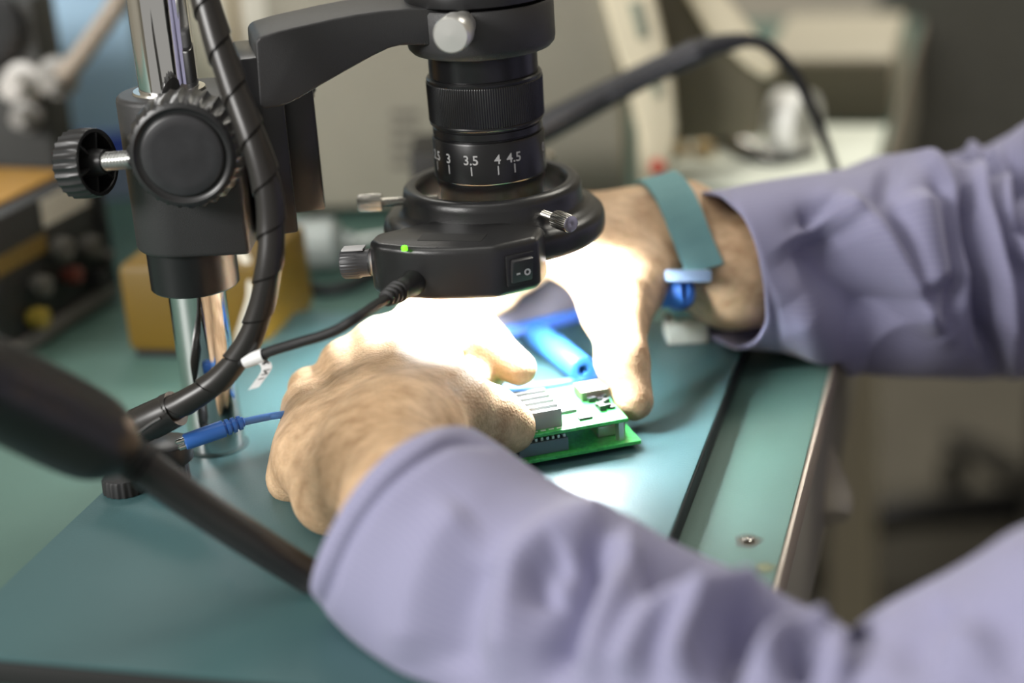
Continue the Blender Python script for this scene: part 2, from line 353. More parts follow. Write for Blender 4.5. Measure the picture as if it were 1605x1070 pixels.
# lens barrel
KN = 150
def kn(r, h, a, j):
    if j in (5, 6): return r*(1+0.006*cos(KN*a))
    return r
lens = thing('zoom_lens', 'black zoom lens barrel with white magnification scale held in the microscope arm', 'lens', (0, 0, 0.09))
LXA = np.array([0, 0, 0.0])
make('barrel', lathe([(0.0205, 0.092), (0.0222, 0.0925), (0.0228, 0.106), (0.0238, 0.1075), (0.0238, 0.1105), (0.0230, 0.1115), (0.0230, 0.130), (0.0241, 0.1305), (0.0241, 0.1332), (0.0236, 0.1336), (0.0236, 0.1555), (0.0237, 0.156), (0.0237, 0.164), (0.0242, 0.166), (0.0246, 0.1667), (0.0246, 0.187)], LXA, n=128), ANOD, lens)
make('upper_housing', lathe([(0.0246, 0.187), (0.0300, 0.1874), (0.0318, 0.1885), (0.0318, 0.197), (0.0305, 0.199), (0.0305, 0.235), (0.0, 0.236)], LXA, n=128, cap=False), ANOD, lens)
make('focus_ring', lathe([(0.0236, 0.1345), (0.0246, 0.1345), (0.0250, 0.1350), (0.0250, 0.1356), (0.0248, 0.1360), (0.0251, 0.1363), (0.0253, 0.1528), (0.0250, 0.1533), (0.0252, 0.1538), (0.0252, 0.1546), (0.0246, 0.1553), (0.0236, 0.1553)], LXA, n=900, rmod=kn, cap=False), ANOD, lens, 25)
zr = make('zoom_ring', lathe([(0.0230, 0.1112), (0.0244, 0.1112), (0.0247, 0.1116), (0.0247, 0.1286), (0.0243, 0.1293), (0.0230, 0.1293)], LXA, n=160, cap=False), ANOD, lens)
# magnification numbers wrapped on the zoom ring
hcam = nrm([CAM[0], CAM[1], 0]); ang0 = atan2(hcam[1], hcam[0])
def wrap(geo, r, a, z):
    V, Fc = geo; out = []
    for x, y, _ in V:
        b = a + x/r; out.append((r*cos(b), r*sin(b), z+y))
    return out, Fc
rs = 0.02478
fr = hcam*rs
zn = PP(741, 260, fr, hcam)[2]; zt0 = PP(742, 277, fr, hcam)[2]; zt1 = PP(741, 263, fr, hcam)[2]
marks = G()
for px, txt in ((688, '2.5'), (706, '3'), (740, '3.5'), (781, '4'), (806.5, '4.5'), (853, '0')):
    s_ = max(-0.985, min(0.985, (px-769.5)/88.0)); a = ang0+math.asin(s_)
    marks.add(*wrap(text_geo(txt, 0.0058, 0.012), rs, a, zn))
    marks.add(*wrap(([(-0.00027, 0, 0), (0.00027, 0, 0), (0.00027, zt1-zt0, 0), (-0.00027, zt1-zt0, 0)], [(0, 1, 2, 3)]), rs, a+0.002, zt0))
o = make('scale_marks', marks, WHITE, zr, 0); o['label'] = 'white magnification numbers and tick marks'

# ------------------------------------------------------------------ ring light
ring = thing('ring_light', 'black LED ring light with control box clamped under the zoom lens', 'light', (0, 0, 0.068))
make('housing', lathe([(0.0335, 0.0815), (0.0462, 0.0815), (0.0480, 0.0818), (0.0490, 0.0830), (0.0495, 0.0850), (0.0495, 0.0890), (0.0488, 0.0915), (0.0472, 0.0932), (0.0448, 0.0940), (0.0425, 0.0945), (0.0412, 0.0957), (0.0405, 0.0968), (0.0399, 0.0980), (0.0397, 0.1030), (0.0392, 0.1056), (0.0378, 0.1070), (0.0358, 0.1074), (0.0340, 0.1070), (0.0328, 0.1055), (0.0325, 0.102), (0.0325, 0.0815)], LXA, n=160, cap=False), SATIN, ring)
make('led_diffuser', lathe([(0.0330, 0.0818), (0.0335, 0.0795), (0.0350, 0.0786), (0.0440, 0.0786), (0.0455, 0.0794), (0.0460, 0.0816)], LXA, n=128, cap=False), LED, ring)['label'] = 'glowing white LED diffuser on the underside'
for i in range(12):      # the LEDs themselves throw a downward cone
    a = 2*pi*i/12; l = bpy.data.lights.new('ring_led', 'SPOT'); l.energy = LED_SPOT; l.spot_size = radians(150); l.spot_blend = 0.5; l.shadow_soft_size = 0.006; l.color = (0.90, 0.96, 1.0)
    o = bpy.data.objects.new('ring_led', l); COL.objects.link(o); o.location = np.array([.0395*cos(a), .0395*sin(a), 0.0775])+OFF
    o.rotation_euler = Vector((-cos(a)*.12, -sin(a)*.12, -1)).to_track_quat('-Z', 'Y').to_euler()
# control box
BYF = -0.0705
def onY(px, py, y=BYF): return PP(px, py, (0, y, 0), YV)
zl = onY(690, 468)[2]; zh = onY(680, 399)[2]
xl = onY(577, 410)[0]; xr = onY(783, 410)[0]
pol = [(xl+0.006, -0.046), (xl-0.002, -0.054), (xl-0.0015, BYF+0.006), (xl+0.004, BYF+0.001), (xl+0.018, BYF-0.0022), ((xl+xr)/2, BYF-0.0032), (xr-0.016, BYF-0.0018), (xr-0.002, BYF+0.0015), (xr+0.0125, -0.0560), (xr+0.012, -0.040), (xr-0.01, -0.034), (xl+0.018, -0.034)]
cbx = make('control_box', prism(pol, (0, 0, 0), XV, YV, ZV, zl, zh+0.0035, 0.0030, 4), SATIN, ring)
# dimmer knob on the left end
dk = onY(560, 412, -0.059); da = nrm(onY(540, 412, -0.059)-onY(580, 411, -0.059)+np.array([0, -0.001, 0]))
sr5 = ser(28, 0.05); sr5.rows = (2, 3)
make('dimmer_knob', lathe([(0.0058, -0.006), (0.0060, -0.0018), (0.0066, -0.001), (0.0066, 0.0055), (0.0060, 0.0063), (0.0, 0.0064)], dk, da, 140, sr5), mat('grey_black_plastic', (0.045, 0.045, 0.048), 0.4), ring)
make('knob_glow', box(dk+da*0.001+ZV*0.0066, (0.0095, 0.006, 0.0008), (da, nrm(np.cross(ZV, da)), np.cross(da, nrm(np.cross(ZV, da)))), 0.0002), WHITE, ring)  # white strip painted in place of the LED glow above the knob
# green indicator and dark sticker on top of the box
ztop = zh+0.0035
gl = PZ(634, 390, ztop)
make('indicator', lathe([(0.0013, -0.0006), (0.0013, 0.0008), (0.0009, 0.0013), (0.0, 0.0014)], gl, n=24), GREENLED, ring)['label'] = 'lit green indicator'
s0 = PZ(640, 391, ztop); s1 = PZ(748, 385, ztop)
g = box2((s0[0], -0.0630, ztop-0.0002), (s1[0], -0.0535, ztop+0.0002))
stk = make('sticker', g, mat('sticker_dark', (0.012, 0.012, 0.012), 0.5), cbx, 0)
# rocker switch on the right-hand slanted facet
fa = np.array([xr-0.002, BYF+0.0015, 0]); fb = np.array([xr+0.0125, -0.0560, 0]); fd = nrm(fb-fa); fn = np.array([fd[1], -fd[0], 0])
fc = (fa+fb)/2+ZV*((zl+zh)/2+0.0015)+fd*0.0008
sw = make('power_switch', many(box(fc+fn*0.0006, (0.0128, 0.0132, 0.0016), (fd, ZV, np.cross(fd, ZV)), 0.0006)), BLACKP, cbx)
rk = box(fc+fn*0.0020, (0.0096, 0.0104, 0.0022), (fd, nrm(ZV*0.96+fn*0.22), np.cross(fd, nrm(ZV*0.96+fn*0.22))), 0.0007)
make('rocker', rk, mat('rocker_black', (0.03, 0.03, 0.032), 0.35), sw)
g = G(); Vt, Ft = text_geo('- o', 0.0058, 0.02)
for v in Vt: g.v.append(tuple(fc+fn*0.0036+fd*v[0]+ZV*(v[1]-0.0022)))
g.f = Ft; make('switch_marks', g, WHITE, sw, 0)
# three knurled thumbscrews through the collar
sr6 = ser(26, 0.07); sr6.rows = (1, 2)
for k, dz in ((ang0-pi/2-radians(3), 0.0), (ang0+radians(32), 0.0), (ang0+radians(152), 0.002)):
    d = np.array([cos(k), sin(k), 0]); c0 = np.array([0, 0, 0.0995+dz])
    t = make('thumbscrew', lathe([(0.0024, 0.0492), (0.0040, 0.0496), (0.0040, 0.0592), (0.0036, 0.0600), (0.0026, 0.0603), (0.0, 0.0600)], c0, d, 130, sr6), STEEL, ring, 30)
    make('screw_shaft', tube([c0+d*x for x in np.linspace(0.0245, 0.0500, 130)], 0.0019, 14, 1, True, lambda r, s, a: r*(1+0.09*sin(2*pi*s/0.0008-a))), STEEL, t, 80)
# plug and power cord
pc = onY(652, 440); pdir = nrm(PD(560, 494, 0.700)-pc)
plug = make('plug', lathe([(0.0050, -0.004), (0.0056, 0.0), (0.0054, 0.004), (0.0047, 0.008), (0.0043, 0.0125), (0.0040, 0.0135), (0.0046, 0.0145), (0.0046, 0.0158), (0.0034, 0.0162), (0.0034, 0.0172), (0.0042, 0.0176), (0.0042, 0.0188), (0.0031, 0.0192), (0.0031, 0.0202), (0.0038, 0.0206), (0.0038, 0.0218), (0.0028, 0.0222), (0.0028, 0.0232), (0.0034, 0.0236), (0.0034, 0.0248), (0.0022, 0.0255), (0.0, 0.0256)], pc, pdir, 40), RUBBER, ring)
cp = [(*(pc+pdir*0.022), )] + [tuple(PD(x, y, d)) for x, y, d in ((560, 497, 0.698), (520, 520, 0.700), (470, 536, 0.705), (430, 548, 0.712), (398, 561, 0.718), (380, 566, 0.719), (350, 580, 0.727), (300, 620, 0.735))]
make('power_cord', tube(cp, 0.0021, 14, 12), RUBBER, ring)
# white wire tag folded round the cord
a0 = PD(414, 556, 0.7150); a1 = PD(384, 566.5, 0.7185)
tg = G(); tg.add(*tube([a0, (a0+a1)/2, a1], 0.0028, 20, 6, False))
tag_pts = [(398, 566), (407, 567), (415, 569), (418, 577), (414, 586), (406, 597), (397, 609)]
wv = nrm(nrm(PD(415, 560, 0.715)-PD(385, 568, 0.715))*1.0+CF*0.15)
Vt = []; Ft = []
tp = spline([PD(x, y, 0.7165-0.0007*k) for k, (x, y) in enumerate(tag_pts)], 6)
for p in tp: Vt += [p-wv*0.0022, p+wv*0.0022]
for i in range(len(tp)-1): Ft.append((2*i, 2*i+1, 2*i+3, 2*i+2))
N0 = len(Vt); thick = CF*0.0003
Vt += [v+thick for v in Vt]; Ft += [tuple(i+N0 for i in reversed(f)) for f in Ft]
tg.add(Vt, Ft)
tagp = make('cord_tag', tg, PAPER, ring, 60); tagp['label'] = 'white paper wire tag folded round the cord'
g = G()
for k, ch in ((0.34, '7'), (0.62, 'N'), (0.80, '1')):
    i = int(k*(len(tp)-1)); p = tp[i]; t = nrm(tp[i+1]-tp[i-1]); V, Fc = text_geo(ch, 0.0036, 0.02)
    g.add([p-CF*0.0004+wv*(v[1]-0.0012)*1.0+(-t)*(v[0]) for v in V], Fc)
make('tag_lettering', g, mat('ink_black', (0.01, 0.01, 0.01), 0.6), tagp, 0)

# ------------------------------------------------------------------ spiral cable wrap
def spiral(r, s, a):
    ph = (s/0.0185 - a/(2*pi)) % 1.0
    return r*(1.0+0.15*(ph-0.5) - (0.16 if ph < 0.03 else 0))
sp = [tuple(PD(x, y, d))+(r,) for x, y, d, r in ((300, -90, .700, .0058), (317, -20, .700, .0058), (340, 60, .700, .0058), (371, 150, .700, .0057), (399, 225, .700, .0058), (418, 290, .702, .0058), (425, 350, .705, .0056), (422, 415, .708, .0054), (408, 485, .714, .0052), (383, 545, .720, .0051), (342, 595, .727, .0052), (290, 630, .733, .0053), (262, 645, .737, .0056))]
wrap_ = thing('cable_wrap', 'black spiral cable wrap hanging down beside the focus block to the mat', 'cable', sp[-1][:3])
make('spiral_tube', tube(sp, 0, 110, 70, True, spiral), mat('black_spiral_plastic', (0.020, 0.018, 0.017), 0.33), wrap_, 22)
ep = [tuple(PD(x, y, d))+(r,) for x, y, d, r in ((276, 640, .737, .0074), (245, 655, .741, .0076), (212, 671, .746, .0076), (180, 688, .752, .0074), (140, 708, .757, .0070))]
make('spiral_end', tube(ep, 0, 60, 20, True, lambda r, s, a: r*(1+0.05*((s/0.017-a/(2*pi)) % 1.0))), MATS['black_spiral_plastic'], wrap_, 22)
make('wire', tube([PD(252, 655, .728), PD(238, 663, .729), (PD(220, 676, .731)), PD(200, 690, .735)], 0.0009, 8, 8), mat('grey_wire', (0.05, 0.05, 0.05), 0.3), wrap_)

# ------------------------------------------------------------------ grounding post and blue lead
gp = PZ(268, 752, 0.0)
post = thing('grounding_post', 'black round grounding terminal on the mat in front of the column foot', 'terminal', gp)
sr7 = ser(20, 0.06); sr7.rows = (1, 2)
make('post_base', lathe([(0.0, 0.0), (0.0088, 0.0003), (0.0086, 0.0085), (0.0080, 0.0092), (0.0, 0.0092)], gp, n=100, rmod=sr7), RUBBER, post)
make('post_cap', lathe([(0.0, 0.0093), (0.0104, 0.0095), (0.0113, 0.0104), (0.0113, 0.0165), (0.0106, 0.0178), (0.0085, 0.0188), (0.0, 0.0192)], gp, n=80), BLACKP, post)
g2 = PZ(196, 768, 0.0)
o = make('terminal_nut', lathe([(0.0, 0.0), (0.0095, 0.0003), (0.0093, 0.0060), (0.0085, 0.0070), (0.0, 0.0072)], g2, n=100, rmod=sr7), RUBBER, None)
tag(o, 'low black serrated terminal nut on the mat behind the thick black wand', 'terminal')
lead = thing('ground_lead', 'blue banana plug lead running from the grounding post across the mat', 'cable', gp+np.array([0.01, 0.01, 0.015]))
pa = PD(289, 693, 0.744); pb = PD(380, 661, 0.752); ax = nrm(pb-pa); L_ = np.linalg.norm(pb-pa)
pr = [(0.0, 0), (0.0032, 0.0002), (0.0035, 0.001), (0.0037, 0.6*L_)]
for i in range(4):
    h = 0.62*L_+i*0.1*L_; pr += [(0.0037-0.0002*i, h), (0.0037-0.0002*i, h+0.055*L_), (0.0028-0.0002*i, h+0.058*L_), (0.0028-0.0002*i, h+0.095*L_)]
pr += [(0.0016, 1.03*L_), (0, 1.03*L_)]
make('banana_plug', lathe(pr, pa, ax, 40), BLUE, lead)
make('plug_pin', many(lathe([(0.0, -0.004), (0.0011, -0.0035), (0.0012, 0.002)], pa+ZV*0.0012, ax, 20), lathe([(0.0, -0.004), (0.0011, -0.0035), (0.0012, 0.002)], pa-ZV*0.0014+CR*0.001, ax, 20)), mat('bright_pin', (0.85, 0.85, 0.8), 0.15, 1.0), lead)
make('cord', tube([pa+ax*L_*0.98, PD(420, 653, .757), PD(455, 648, .762), PZ(520, 640, .008), PZ(600, 625, 0.0025), PZ(700, 615, 0.0022), PZ(770, 610, 0.0022), PZ(830, 606, 0.0022), PZ(880, 600, 0.0022), PZ(918, 593, 0.0022), PZ(960, 580, 0.0022), PZ(1000, 560, 0.0022)], 0.0016, 12, 10), BLUEC, lead)

# ------------------------------------------------------------------ circuit boards
c0 = PZ(1005, 690, 0.004); c1 = PZ(818, 724, 0.004); bx = nrm(c1-c0); by = np.array([bx[1], -bx[0], 0])
if by[1] < 0: by = -by
board = thing('circuit_board', 'green stacked circuit board assembly held between both hands under the lens', 'circuit board', np.array([*(c0+bx*0.035+by*0.025)[:2], 0.0]))
def bb(x0, x1, y0, y1, z0, z1, b=0.0): return box(c0+bx*(x0+x1)/2+by*(y0+y1)/2+ZV*((z0+z1)/2-c0[2]), (x1-x0, y1-y0, z1-z0), (bx, by, ZV), b)
lb = make('lower_board', bb(0, 0.074, 0, 0.050, 0.0025, 0.0041, 0.0002), PCBG, board, 0)
ub0 = PZ(985, 655, 0.0145); q = ub0-c0; ux, uy = q @ bx, q @ by
ue = PZ(922, 598, 0.0145)-ub0
UY = float(ue @ by); UX0 = ux
make('upper_board', bb(ux, ux+0.060, uy, uy+UY, 0.0129, 0.0145, 0.0002), PCBG, board, 0)
hx = PZ(846, 699, .0085)-c0; hx = float(hx @ bx)
make('header', many(bb(hx-.013, hx+.009, 0.0035, 0.0095, 0.0041, 0.0100, 0.0003)), HEADER, lb, 0)
g = G()
for i in range(8): g.add(*bb(hx-.0122+i*0.0025, hx-.0111+i*0.0025, 0.0045, 0.0058, 0.0100, 0.0114)); g.add(*bb(hx-.0122+i*0.0025, hx-.0111+i*0.0025, 0.0070, 0.0083, 0.0100, 0.0114))
make('header_pins', g, TIN, lb, 0)
make('metal_connector', bb(0.006, 0.016, 0.010, 0.022, 0.0041, 0.0090, 0.0004), TIN, lb, 0)
U_ = 0.0145
hf_ = PZ(842, 650, 0.0215)-c0; hb_ = PZ(826, 614, 0.0215)-c0; hu = float((hf_+hb_)/2 @ bx); hv0 = float(hf_ @ by); hp_ = (float(hb_ @ by)-hv0)/4.55
make('heat_sink_base', bb(hu-0.0088, hu+0.0088, hv0+.0006, hv0+hp_*4.55, U_, U_+0.0008), mat('sink_gap_shade', (0.006, 0.006, 0.008), 0.8, spec=0.1), board, 0)  # base blackened to paint the shade in the gaps between fins
g = G()
for i in range(5): y = hv0+i*hp_; g.add(*bb(hu-0.0092, hu+0.0092, y, y+hp_*.42, U_, U_+0.0080))
make('heat_sink', g, mat('heat_sink_alu', (0.36, 0.38, 0.37), 0.6, 0.0, spec=0.2), board, 0)
mc = PZ(932, 606, 0.018)-c0; mu, mv = mc @ bx, mc @ by
make('metal_socket', bb(mu-0.005, mu+0.008, mv-0.006, mv+0.006, U_, U_+0.0045, 0.0005), mat('socket_metal', (0.40, 0.34, 0.28), 0.35, 0.8), board, 0)
random.seed(7); g = G()
for i in range(16):
    t = random.random(); x = ux+0.001+random.random()*0.007; y = uy+0.010+t*(UY-0.018)
    g.add(*bb(x, x+0.0015+random.random()*0.002, y, y+0.001+random.random()*0.0025, U_, U_+0.0008+random.random()*0.002))
make('edge_components', g, CHIP, board, 0)['kind'] = 'stuff'
for (x, y, w, h, zz) in ((ux+0.018, uy+0.016, 0.012, 0.012, 0.0014), (ux+0.036, uy+0.006, 0.007, 0.004, 0.001), (ux+0.014, uy+0.006, 0.006, 0.004, 0.001), (ux+0.034, uy+UY-0.008, 0.008, 0.004, 0.0025)):
    make('chip', bb(x, x+w, y, y+h, U_, U_+zz, 0.0002), mat('chip_pale', (0.35, 0.38, 0.36), 0.5) if w > 0.01 else CHIP, board, 0)
g = G()
for i in range(14): g.add(*bb(ux+0.004+i*0.0036, ux+0.0062+i*0.0036, uy+0.0022, uy+0.0030, U_, U_+0.0002))
make('silkscreen', g, SILK, board, 0)
for x, y in ((ux+0.003, uy+0.003), (ux+0.003, uy+UY-0.003), (ux+0.057, uy+0.003), (ux+0.057, uy+UY-0.003)):
    make('standoff', lathe([(0.0022, 0.0041), (0.0022, 0.0129)], np.array([*(c0+bx*x+by*y)[:2], 0.0]), n=6), TIN, board, 20)
# ------------------------------------------------------------------ thick black wand in the left foreground
wp = [(-60, 585, .585, .0162), (0, 613, .600, .0166), (60, 643, .615, .0168), (110, 668, .625, .0166), (150, 687, .632, .0156), (176, 698, .637, .0125), (188, 703, .640, .0088)]
wand = thing('hot_air_wand', 'thick black wand with slimmer black tube reaching under the near sleeve', 'tool', PD(470, 893, .665))
make('handle', tube([tuple(PD(x, y, d))+(r,) for x, y, d, r in [(-300, 470, .55, .0150), (-160, 537, .570, .0158)]+wp], 0, 40, 12), mat('wand_black', (0.022, 0.021, 0.020), 0.36), wand, 50)
make('tube', tube([tuple(PD(x, y, d))+(r,) for x, y, d, r in ((180, 699, .638, .0074), (205, 716, .642, .0074), (300, 785, .652, .0070), (400, 850, .660, .0068), (470, 894, .666, .0066), (492, 907, .667, .0066))], 0, 36, 10), mat('wand_tube_black', (0.022, 0.022, 0.023), 0.32), wand, 50)
g = G()
for k in (0.1, 0.35, 0.6):
    p = PD(200+k*40, 713+k*28, .642); d = nrm(PD(300, 785, .652)-PD(205, 716, .642))
    g.add(*lathe([(0.0072, -0.0008), (0.0079, -0.0005), (0.0079, 0.0005), (0.0072, 0.0008)], p, d, 36))
make('band', g, RUBBER, wand)

# ------------------------------------------------------------------ the person: one body surface grown from a distance field
def smin(a, b, k):
    h = np.clip(0.5+0.5*(b-a)/k, 0, 1); return b*(1-h)+a*h-k*h*(1-h)
PRIMS = []      # (group, p0, p1, r0, r1)
GK = {}         # group -> (blend inside, blend to the body)
def limb(gname, pts, k_in=0.004, k_out=0.006):
    GK[gname] = (k_in, k_out)
    for a, b in zip(pts[:-1], pts[1:]):
        PRIMS.append((gname, np.array(a[:3], float), np.array(b[:3], float), a[3], b[3]))
def pr(p, r): return (p[0], p[1], p[2], r)
def field(P, prims):
    acc = {}
    for g_, a, b, ra, rb in prims:
        ab = b-a; L2 = ab @ ab; ap = P-a
        t = np.clip((ap @ ab)/L2, 0, 1) if L2 > 1e-12 else np.zeros(len(P))
        d = np.linalg.norm(ap-t[:, None]*ab, axis=1)-(ra+(rb-ra)*t)
        acc[g_] = smin(acc[g_], d, GK[g_][0]) if g_ in acc else d
    D = None
    for g_ in sorted(acc, key=lambda q: (q[0] != '0', q)):
        D = acc[g_] if D is None else smin(D, acc[g_], GK[g_][1])
    return D
def surface(prims, vox, N=20):
    K = 0.02; lo = [np.minimum(a-ra, b-rb)-K for _, a, b, ra, rb in prims]; hi = [np.maximum(a+ra, b+rb)+K for _, a, b, ra, rb in prims]
    org = np.min(lo, axis=0); B = N*vox; blocks = {}
    for i, (_, a, b, ra, rb) in enumerate(prims):
        n = max(1, int(np.linalg.norm(b-a)/(B*0.5))+1)
        for t in np.linspace(0, 1, n+1):
            c = a+(b-a)*t; r = ra+(rb-ra)*t+K
            l = np.floor((c-r-org)/B).astype(int); h_ = np.floor((c+r-org)/B).astype(int)
            for x in range(l[0], h_[0]+1):
                for y in range(l[1], h_[1]+1):
                    for z in range(l[2], h_[2]+1): blocks.setdefault((x, y, z), set()).add(i)
    ks = np.arange(-1, N+2); cells = {}; VS = []; KEYS = []; QUADS = []
    BIG = 1 << 20
    def key(I): return (I[:, 0]*BIG+I[:, 1])*BIG+I[:, 2]
    gx, gy, gz = np.meshgrid(ks, ks, ks, indexing='ij'); gi = np.stack([gx, gy, gz], -1).reshape(-1, 3); n1 = len(ks)
    for bk, ids in blocks.items():
        base = np.array(bk)*N
        ctr = org+(base+N/2)*vox
        # quick reject
        d0 = field(ctr[None], [prims[i] for i in ids])[0]
        if abs(d0) > B*1.05+0.02: continue
        D = field(org+(gi+base)*vox, [prims[i] for i in sorted(ids)]).reshape(n1, n1, n1)
        S = D < 0
        if S.all() or not S.any(): continue
        # vertices for cells (index -1..N)
        c8 = [(i, j, k) for i in (0, 1) for j in (0, 1) for k in (0, 1)]; m = n1-1
        st = np.stack([S[i:i+m, j:j+m, k:k+m] for i, j, k in c8], -1); act = st.any(-1) & ~st.all(-1)
        ci = np.argwhere(act)
        sel = ci
        dv = np.stack([D[i:i+m, j:j+m, k:k+m] for i, j, k in c8], -1)[act]
        pos = np.zeros((len(ci), 3)); cnt = np.zeros(len(ci)); cc = np.array(c8, float)
        for e0 in range(8):
            for e1 in range(e0+1, 8):
                if np.abs(cc[e0]-cc[e1]).sum() != 1: continue
                x0, x1 = dv[:, e0], dv[:, e1]; mk = (x0 < 0) != (x1 < 0)
                t = np.where(mk, x0/np.where(mk, x0-x1, 1), 0)
                pos += np.where(mk[:, None], cc[e0]+(cc[e1]-cc[e0])*t[:, None], 0); cnt += mk
        pos /= cnt[:, None]
        gI = ci-1+base
        VS.append(org+(gI+pos)*vox); KEYS.append(key(gI+BIG//4))
        # quads for sample edges starting at samples 0..N-1
        o = 1
        for ax_ in range(3):
            A = S[o:o+N, o:o+N, o:o+N]; sl = [slice(o, o+N)]*3; sl[ax_] = slice(o+1, o+N+1); Bq = S[tuple(sl)]
            e = np.argwhere(A != Bq)
            if not len(e): continue
            fl = A[tuple(e.T)]
            b_ = e+base; u_, v_ = [(1, 2), (2, 0), (0, 1)][ax_]
            du = np.zeros(3, int); du[u_] = 1; dvv = np.zeros(3, int); dvv[v_] = 1
            q = np.stack([key(b_-du-dvv+BIG//4), key(b_-dvv+BIG//4), key(b_+BIG//4), key(b_-du+BIG//4)], -1)
            q[~fl] = q[~fl][:, ::-1]; QUADS.append(q)
    V = np.concatenate(VS); Kk = np.concatenate(KEYS); uq, first = np.unique(Kk, return_index=True); V = V[first]
    Q = np.searchsorted(uq, np.concatenate(QUADS)); return V, Q

# ---- near (left) arm
lW = np.array([-0.006, -0.143, 0.038])
lElb = PD(1480, 1230, 0.54); lSho = np.array([0.420, -0.190, 0.150])
lcuff = PD(655, 832, 0.655)
iM = PZ(662, 514, .0405); mM = PZ(599, 547, .0370); rM = PZ(545, 582, .0300); pM = PZ(496, 648, .0205)
def away(p, k): return p+nrm(p-CAM)*k
lW = away(lW, .018)
lat = nrm(iM-pM); Wr = lW+lat*0.011; Wu = lW-lat*0.011
limb('0larm', [pr(lSho+np.array([.02, .02, -.015]), .036), pr(lSho*.5+lElb*.5+np.array([.015, 0, -.025]), .030), pr(lElb, .027), pr(PD(1290, 1225, .560), .024), pr(PD(1120, 1125, .590), .023), pr(PD(930, 1025, .620), .023), pr(PD(790, 940, .643), .025), pr(lcuff+np.array([0, 0, 0.004]), .0265), pr(lW, .023)], .01, .012)
limb('0lw', [pr(Wr, .0195), pr(Wu, .0190)], .006, .012)
limb('1lp_i', [pr(Wr, .0195), pr(iM, .0125)], .006, .012)
limb('1lp_m', [pr(lW, .0200), pr(mM, .0128)], .006, .012)
limb('1lp_r', [pr(lW-lat*.005, .0195), pr(rM, .0122)], .006, .012)
limb('1lp_p', [pr(Wu, .0185), pr(pM, .0115)], .006, .012)
limb('1lhyp', [pr(PD(455, 752, .752), .0100), pr(PD(470, 715, .756), .0105)], .008, .008)
limb('1lulna', [pr(PD(520, 775, .716), .0165), pr(PD(493, 715, .738), .0150), pr(pM, .0110)], .008, .014)
nD = nrm([-.29, -.235, .85])
for q_, (a_, b_) in enumerate(((Wr*.6+lW*.4, iM), (lW, mM), (lW-lat*.006, rM), (Wu, pM))):
    limb('1lten%d' % q_, [pr(a_*.6+b_*.4+nD*.0145, .0030), pr(b_*.86+a_*.14+nD*.0108, .0034), pr(b_+nD*.0060, .0078)], .006, .009)
# index
iP = PD(714, 474, 0.803); iD = PD(760, 540, 0.790); iT = PD(813, 577, 0.785)
limb('2li', [pr(iM, .0118), pr(iP, .0116), pr(iD, .0108), pr(iT, .0080)], .004, .0015)
# middle, ring, little curl under the palm towards the board
limb('2lm', [pr(mM, .0120), pr(np.array([-0.016, -0.018, 0.034]), .0105), pr(np.array([-0.003, -0.022, 0.024]), .0090), pr(PD(742, 592, 0.782), .0078)], .005, .004)
limb('2lr', [pr(rM, .0115), pr(np.array([-0.041, -0.034, 0.025]), .0102), pr(np.array([-0.022, -0.040, 0.0165]), .0088), pr(np.array([-0.006, -0.052, 0.0105]), .0077)], .005, .004)
limb('2lk', [pr(pM, .0105), pr(PD(487, 610, 0.790), .0092), pr(np.array([-0.046, -0.062, 0.0115]), .0080), pr(np.array([-0.030, -0.072, 0.0085]), .0070)], .005, .004)
# thumb
tC = PD(640, 668, 0.720); tM = PD(712, 636, 0.740); tI = PD(768, 655, 0.753); tT = PD(799, 670, 0.758)
limb('2lt', [pr(Wr, .0170), pr(tC, .0165), pr(tM, .0145), pr(tI, .0130), pr(tT, .0112)], .006, .010)
limb('1lweb', [pr(iM+(tM-iM)*0.15, .0108), pr(iM*.5+tM*.5, .0092), pr(tM, .0112)], .006, .012)
# ---- far (right) arm
rW = PD(1062, 385, 0.880); rElb = PD(1580, 410, 1.00); rSho = np.array([0.440, 0.170, 0.150])
rcuff = PD(1150, 425, 0.870)
limb('0rarm', [pr(rSho+np.array([.02, -.02, -.015]), .036), pr(rSho*.5+rElb*.5+np.array([.01, 0, -.012]), .030), pr(rElb, .030), pr(PD(1420, 420, .945), .025), pr(PD(1300, 420, .912), .025), pr(rcuff, .0265), pr(rW, .022)], .01, .012)
jM = PD(878, 385, 0.842); nM = PD(893, 352, 0.866); oM = PD(910, 340, 0.888); kM = PD(930, 345, 0.908)
rl = nrm(CU*0.75-CF*0.6); Wa = rW+rl*0.009; Wb = rW-rl*0.009
limb('0rw', [pr(Wa, .0200), pr(Wb, .0195)], .006, .012)
limb('1rp_i', [pr(rW+CU*.003, .0205), pr(jM, .0128)], .006, .012)
limb('1rp_m', [pr(Wa, .0205), pr(nM, .0128)], .006, .012)
limb('1rp_r', [pr(Wa, .0195), pr(oM, .0122)], .006, .012)
limb('1rp_p', [pr(rW+CF*.010, .0185), pr(kM, .0115)], .006, .012)
limb('2ri', [pr(jM, .0120), pr(PD(822, 418, 0.858), .0108), pr(PD(778, 458, 0.862), .0092), pr(PD(752, 484, 0.858), .0078)], .005, .005)
limb('2rm', [pr(nM, .0118), pr(PD(835, 380, 0.895), .0106), pr(PD(800, 430, 0.90), .0090), pr(PD(790, 465, 0.898), .0078)], .005, .004)
limb('2rr', [pr(oM, .0112), pr(PD(860, 385, 0.925), .0102), pr(PD(835, 430, 0.928), .0088), pr(PD(830, 460, 0.925), .0076)], .005, .004)
limb('2rk', [pr(kM, .0105), pr(PD(895, 390, 0.935), .0092), pr(PD(875, 430, 0.937), .0080), pr(PD(870, 455, 0.935), .0070)], .005, .004)
uC = PD(1000, 432, 0.850); uM = PD(968, 492, 0.818); uI = PD(975, 566, 0.797); uT = PD(994, 628, 0.7905)
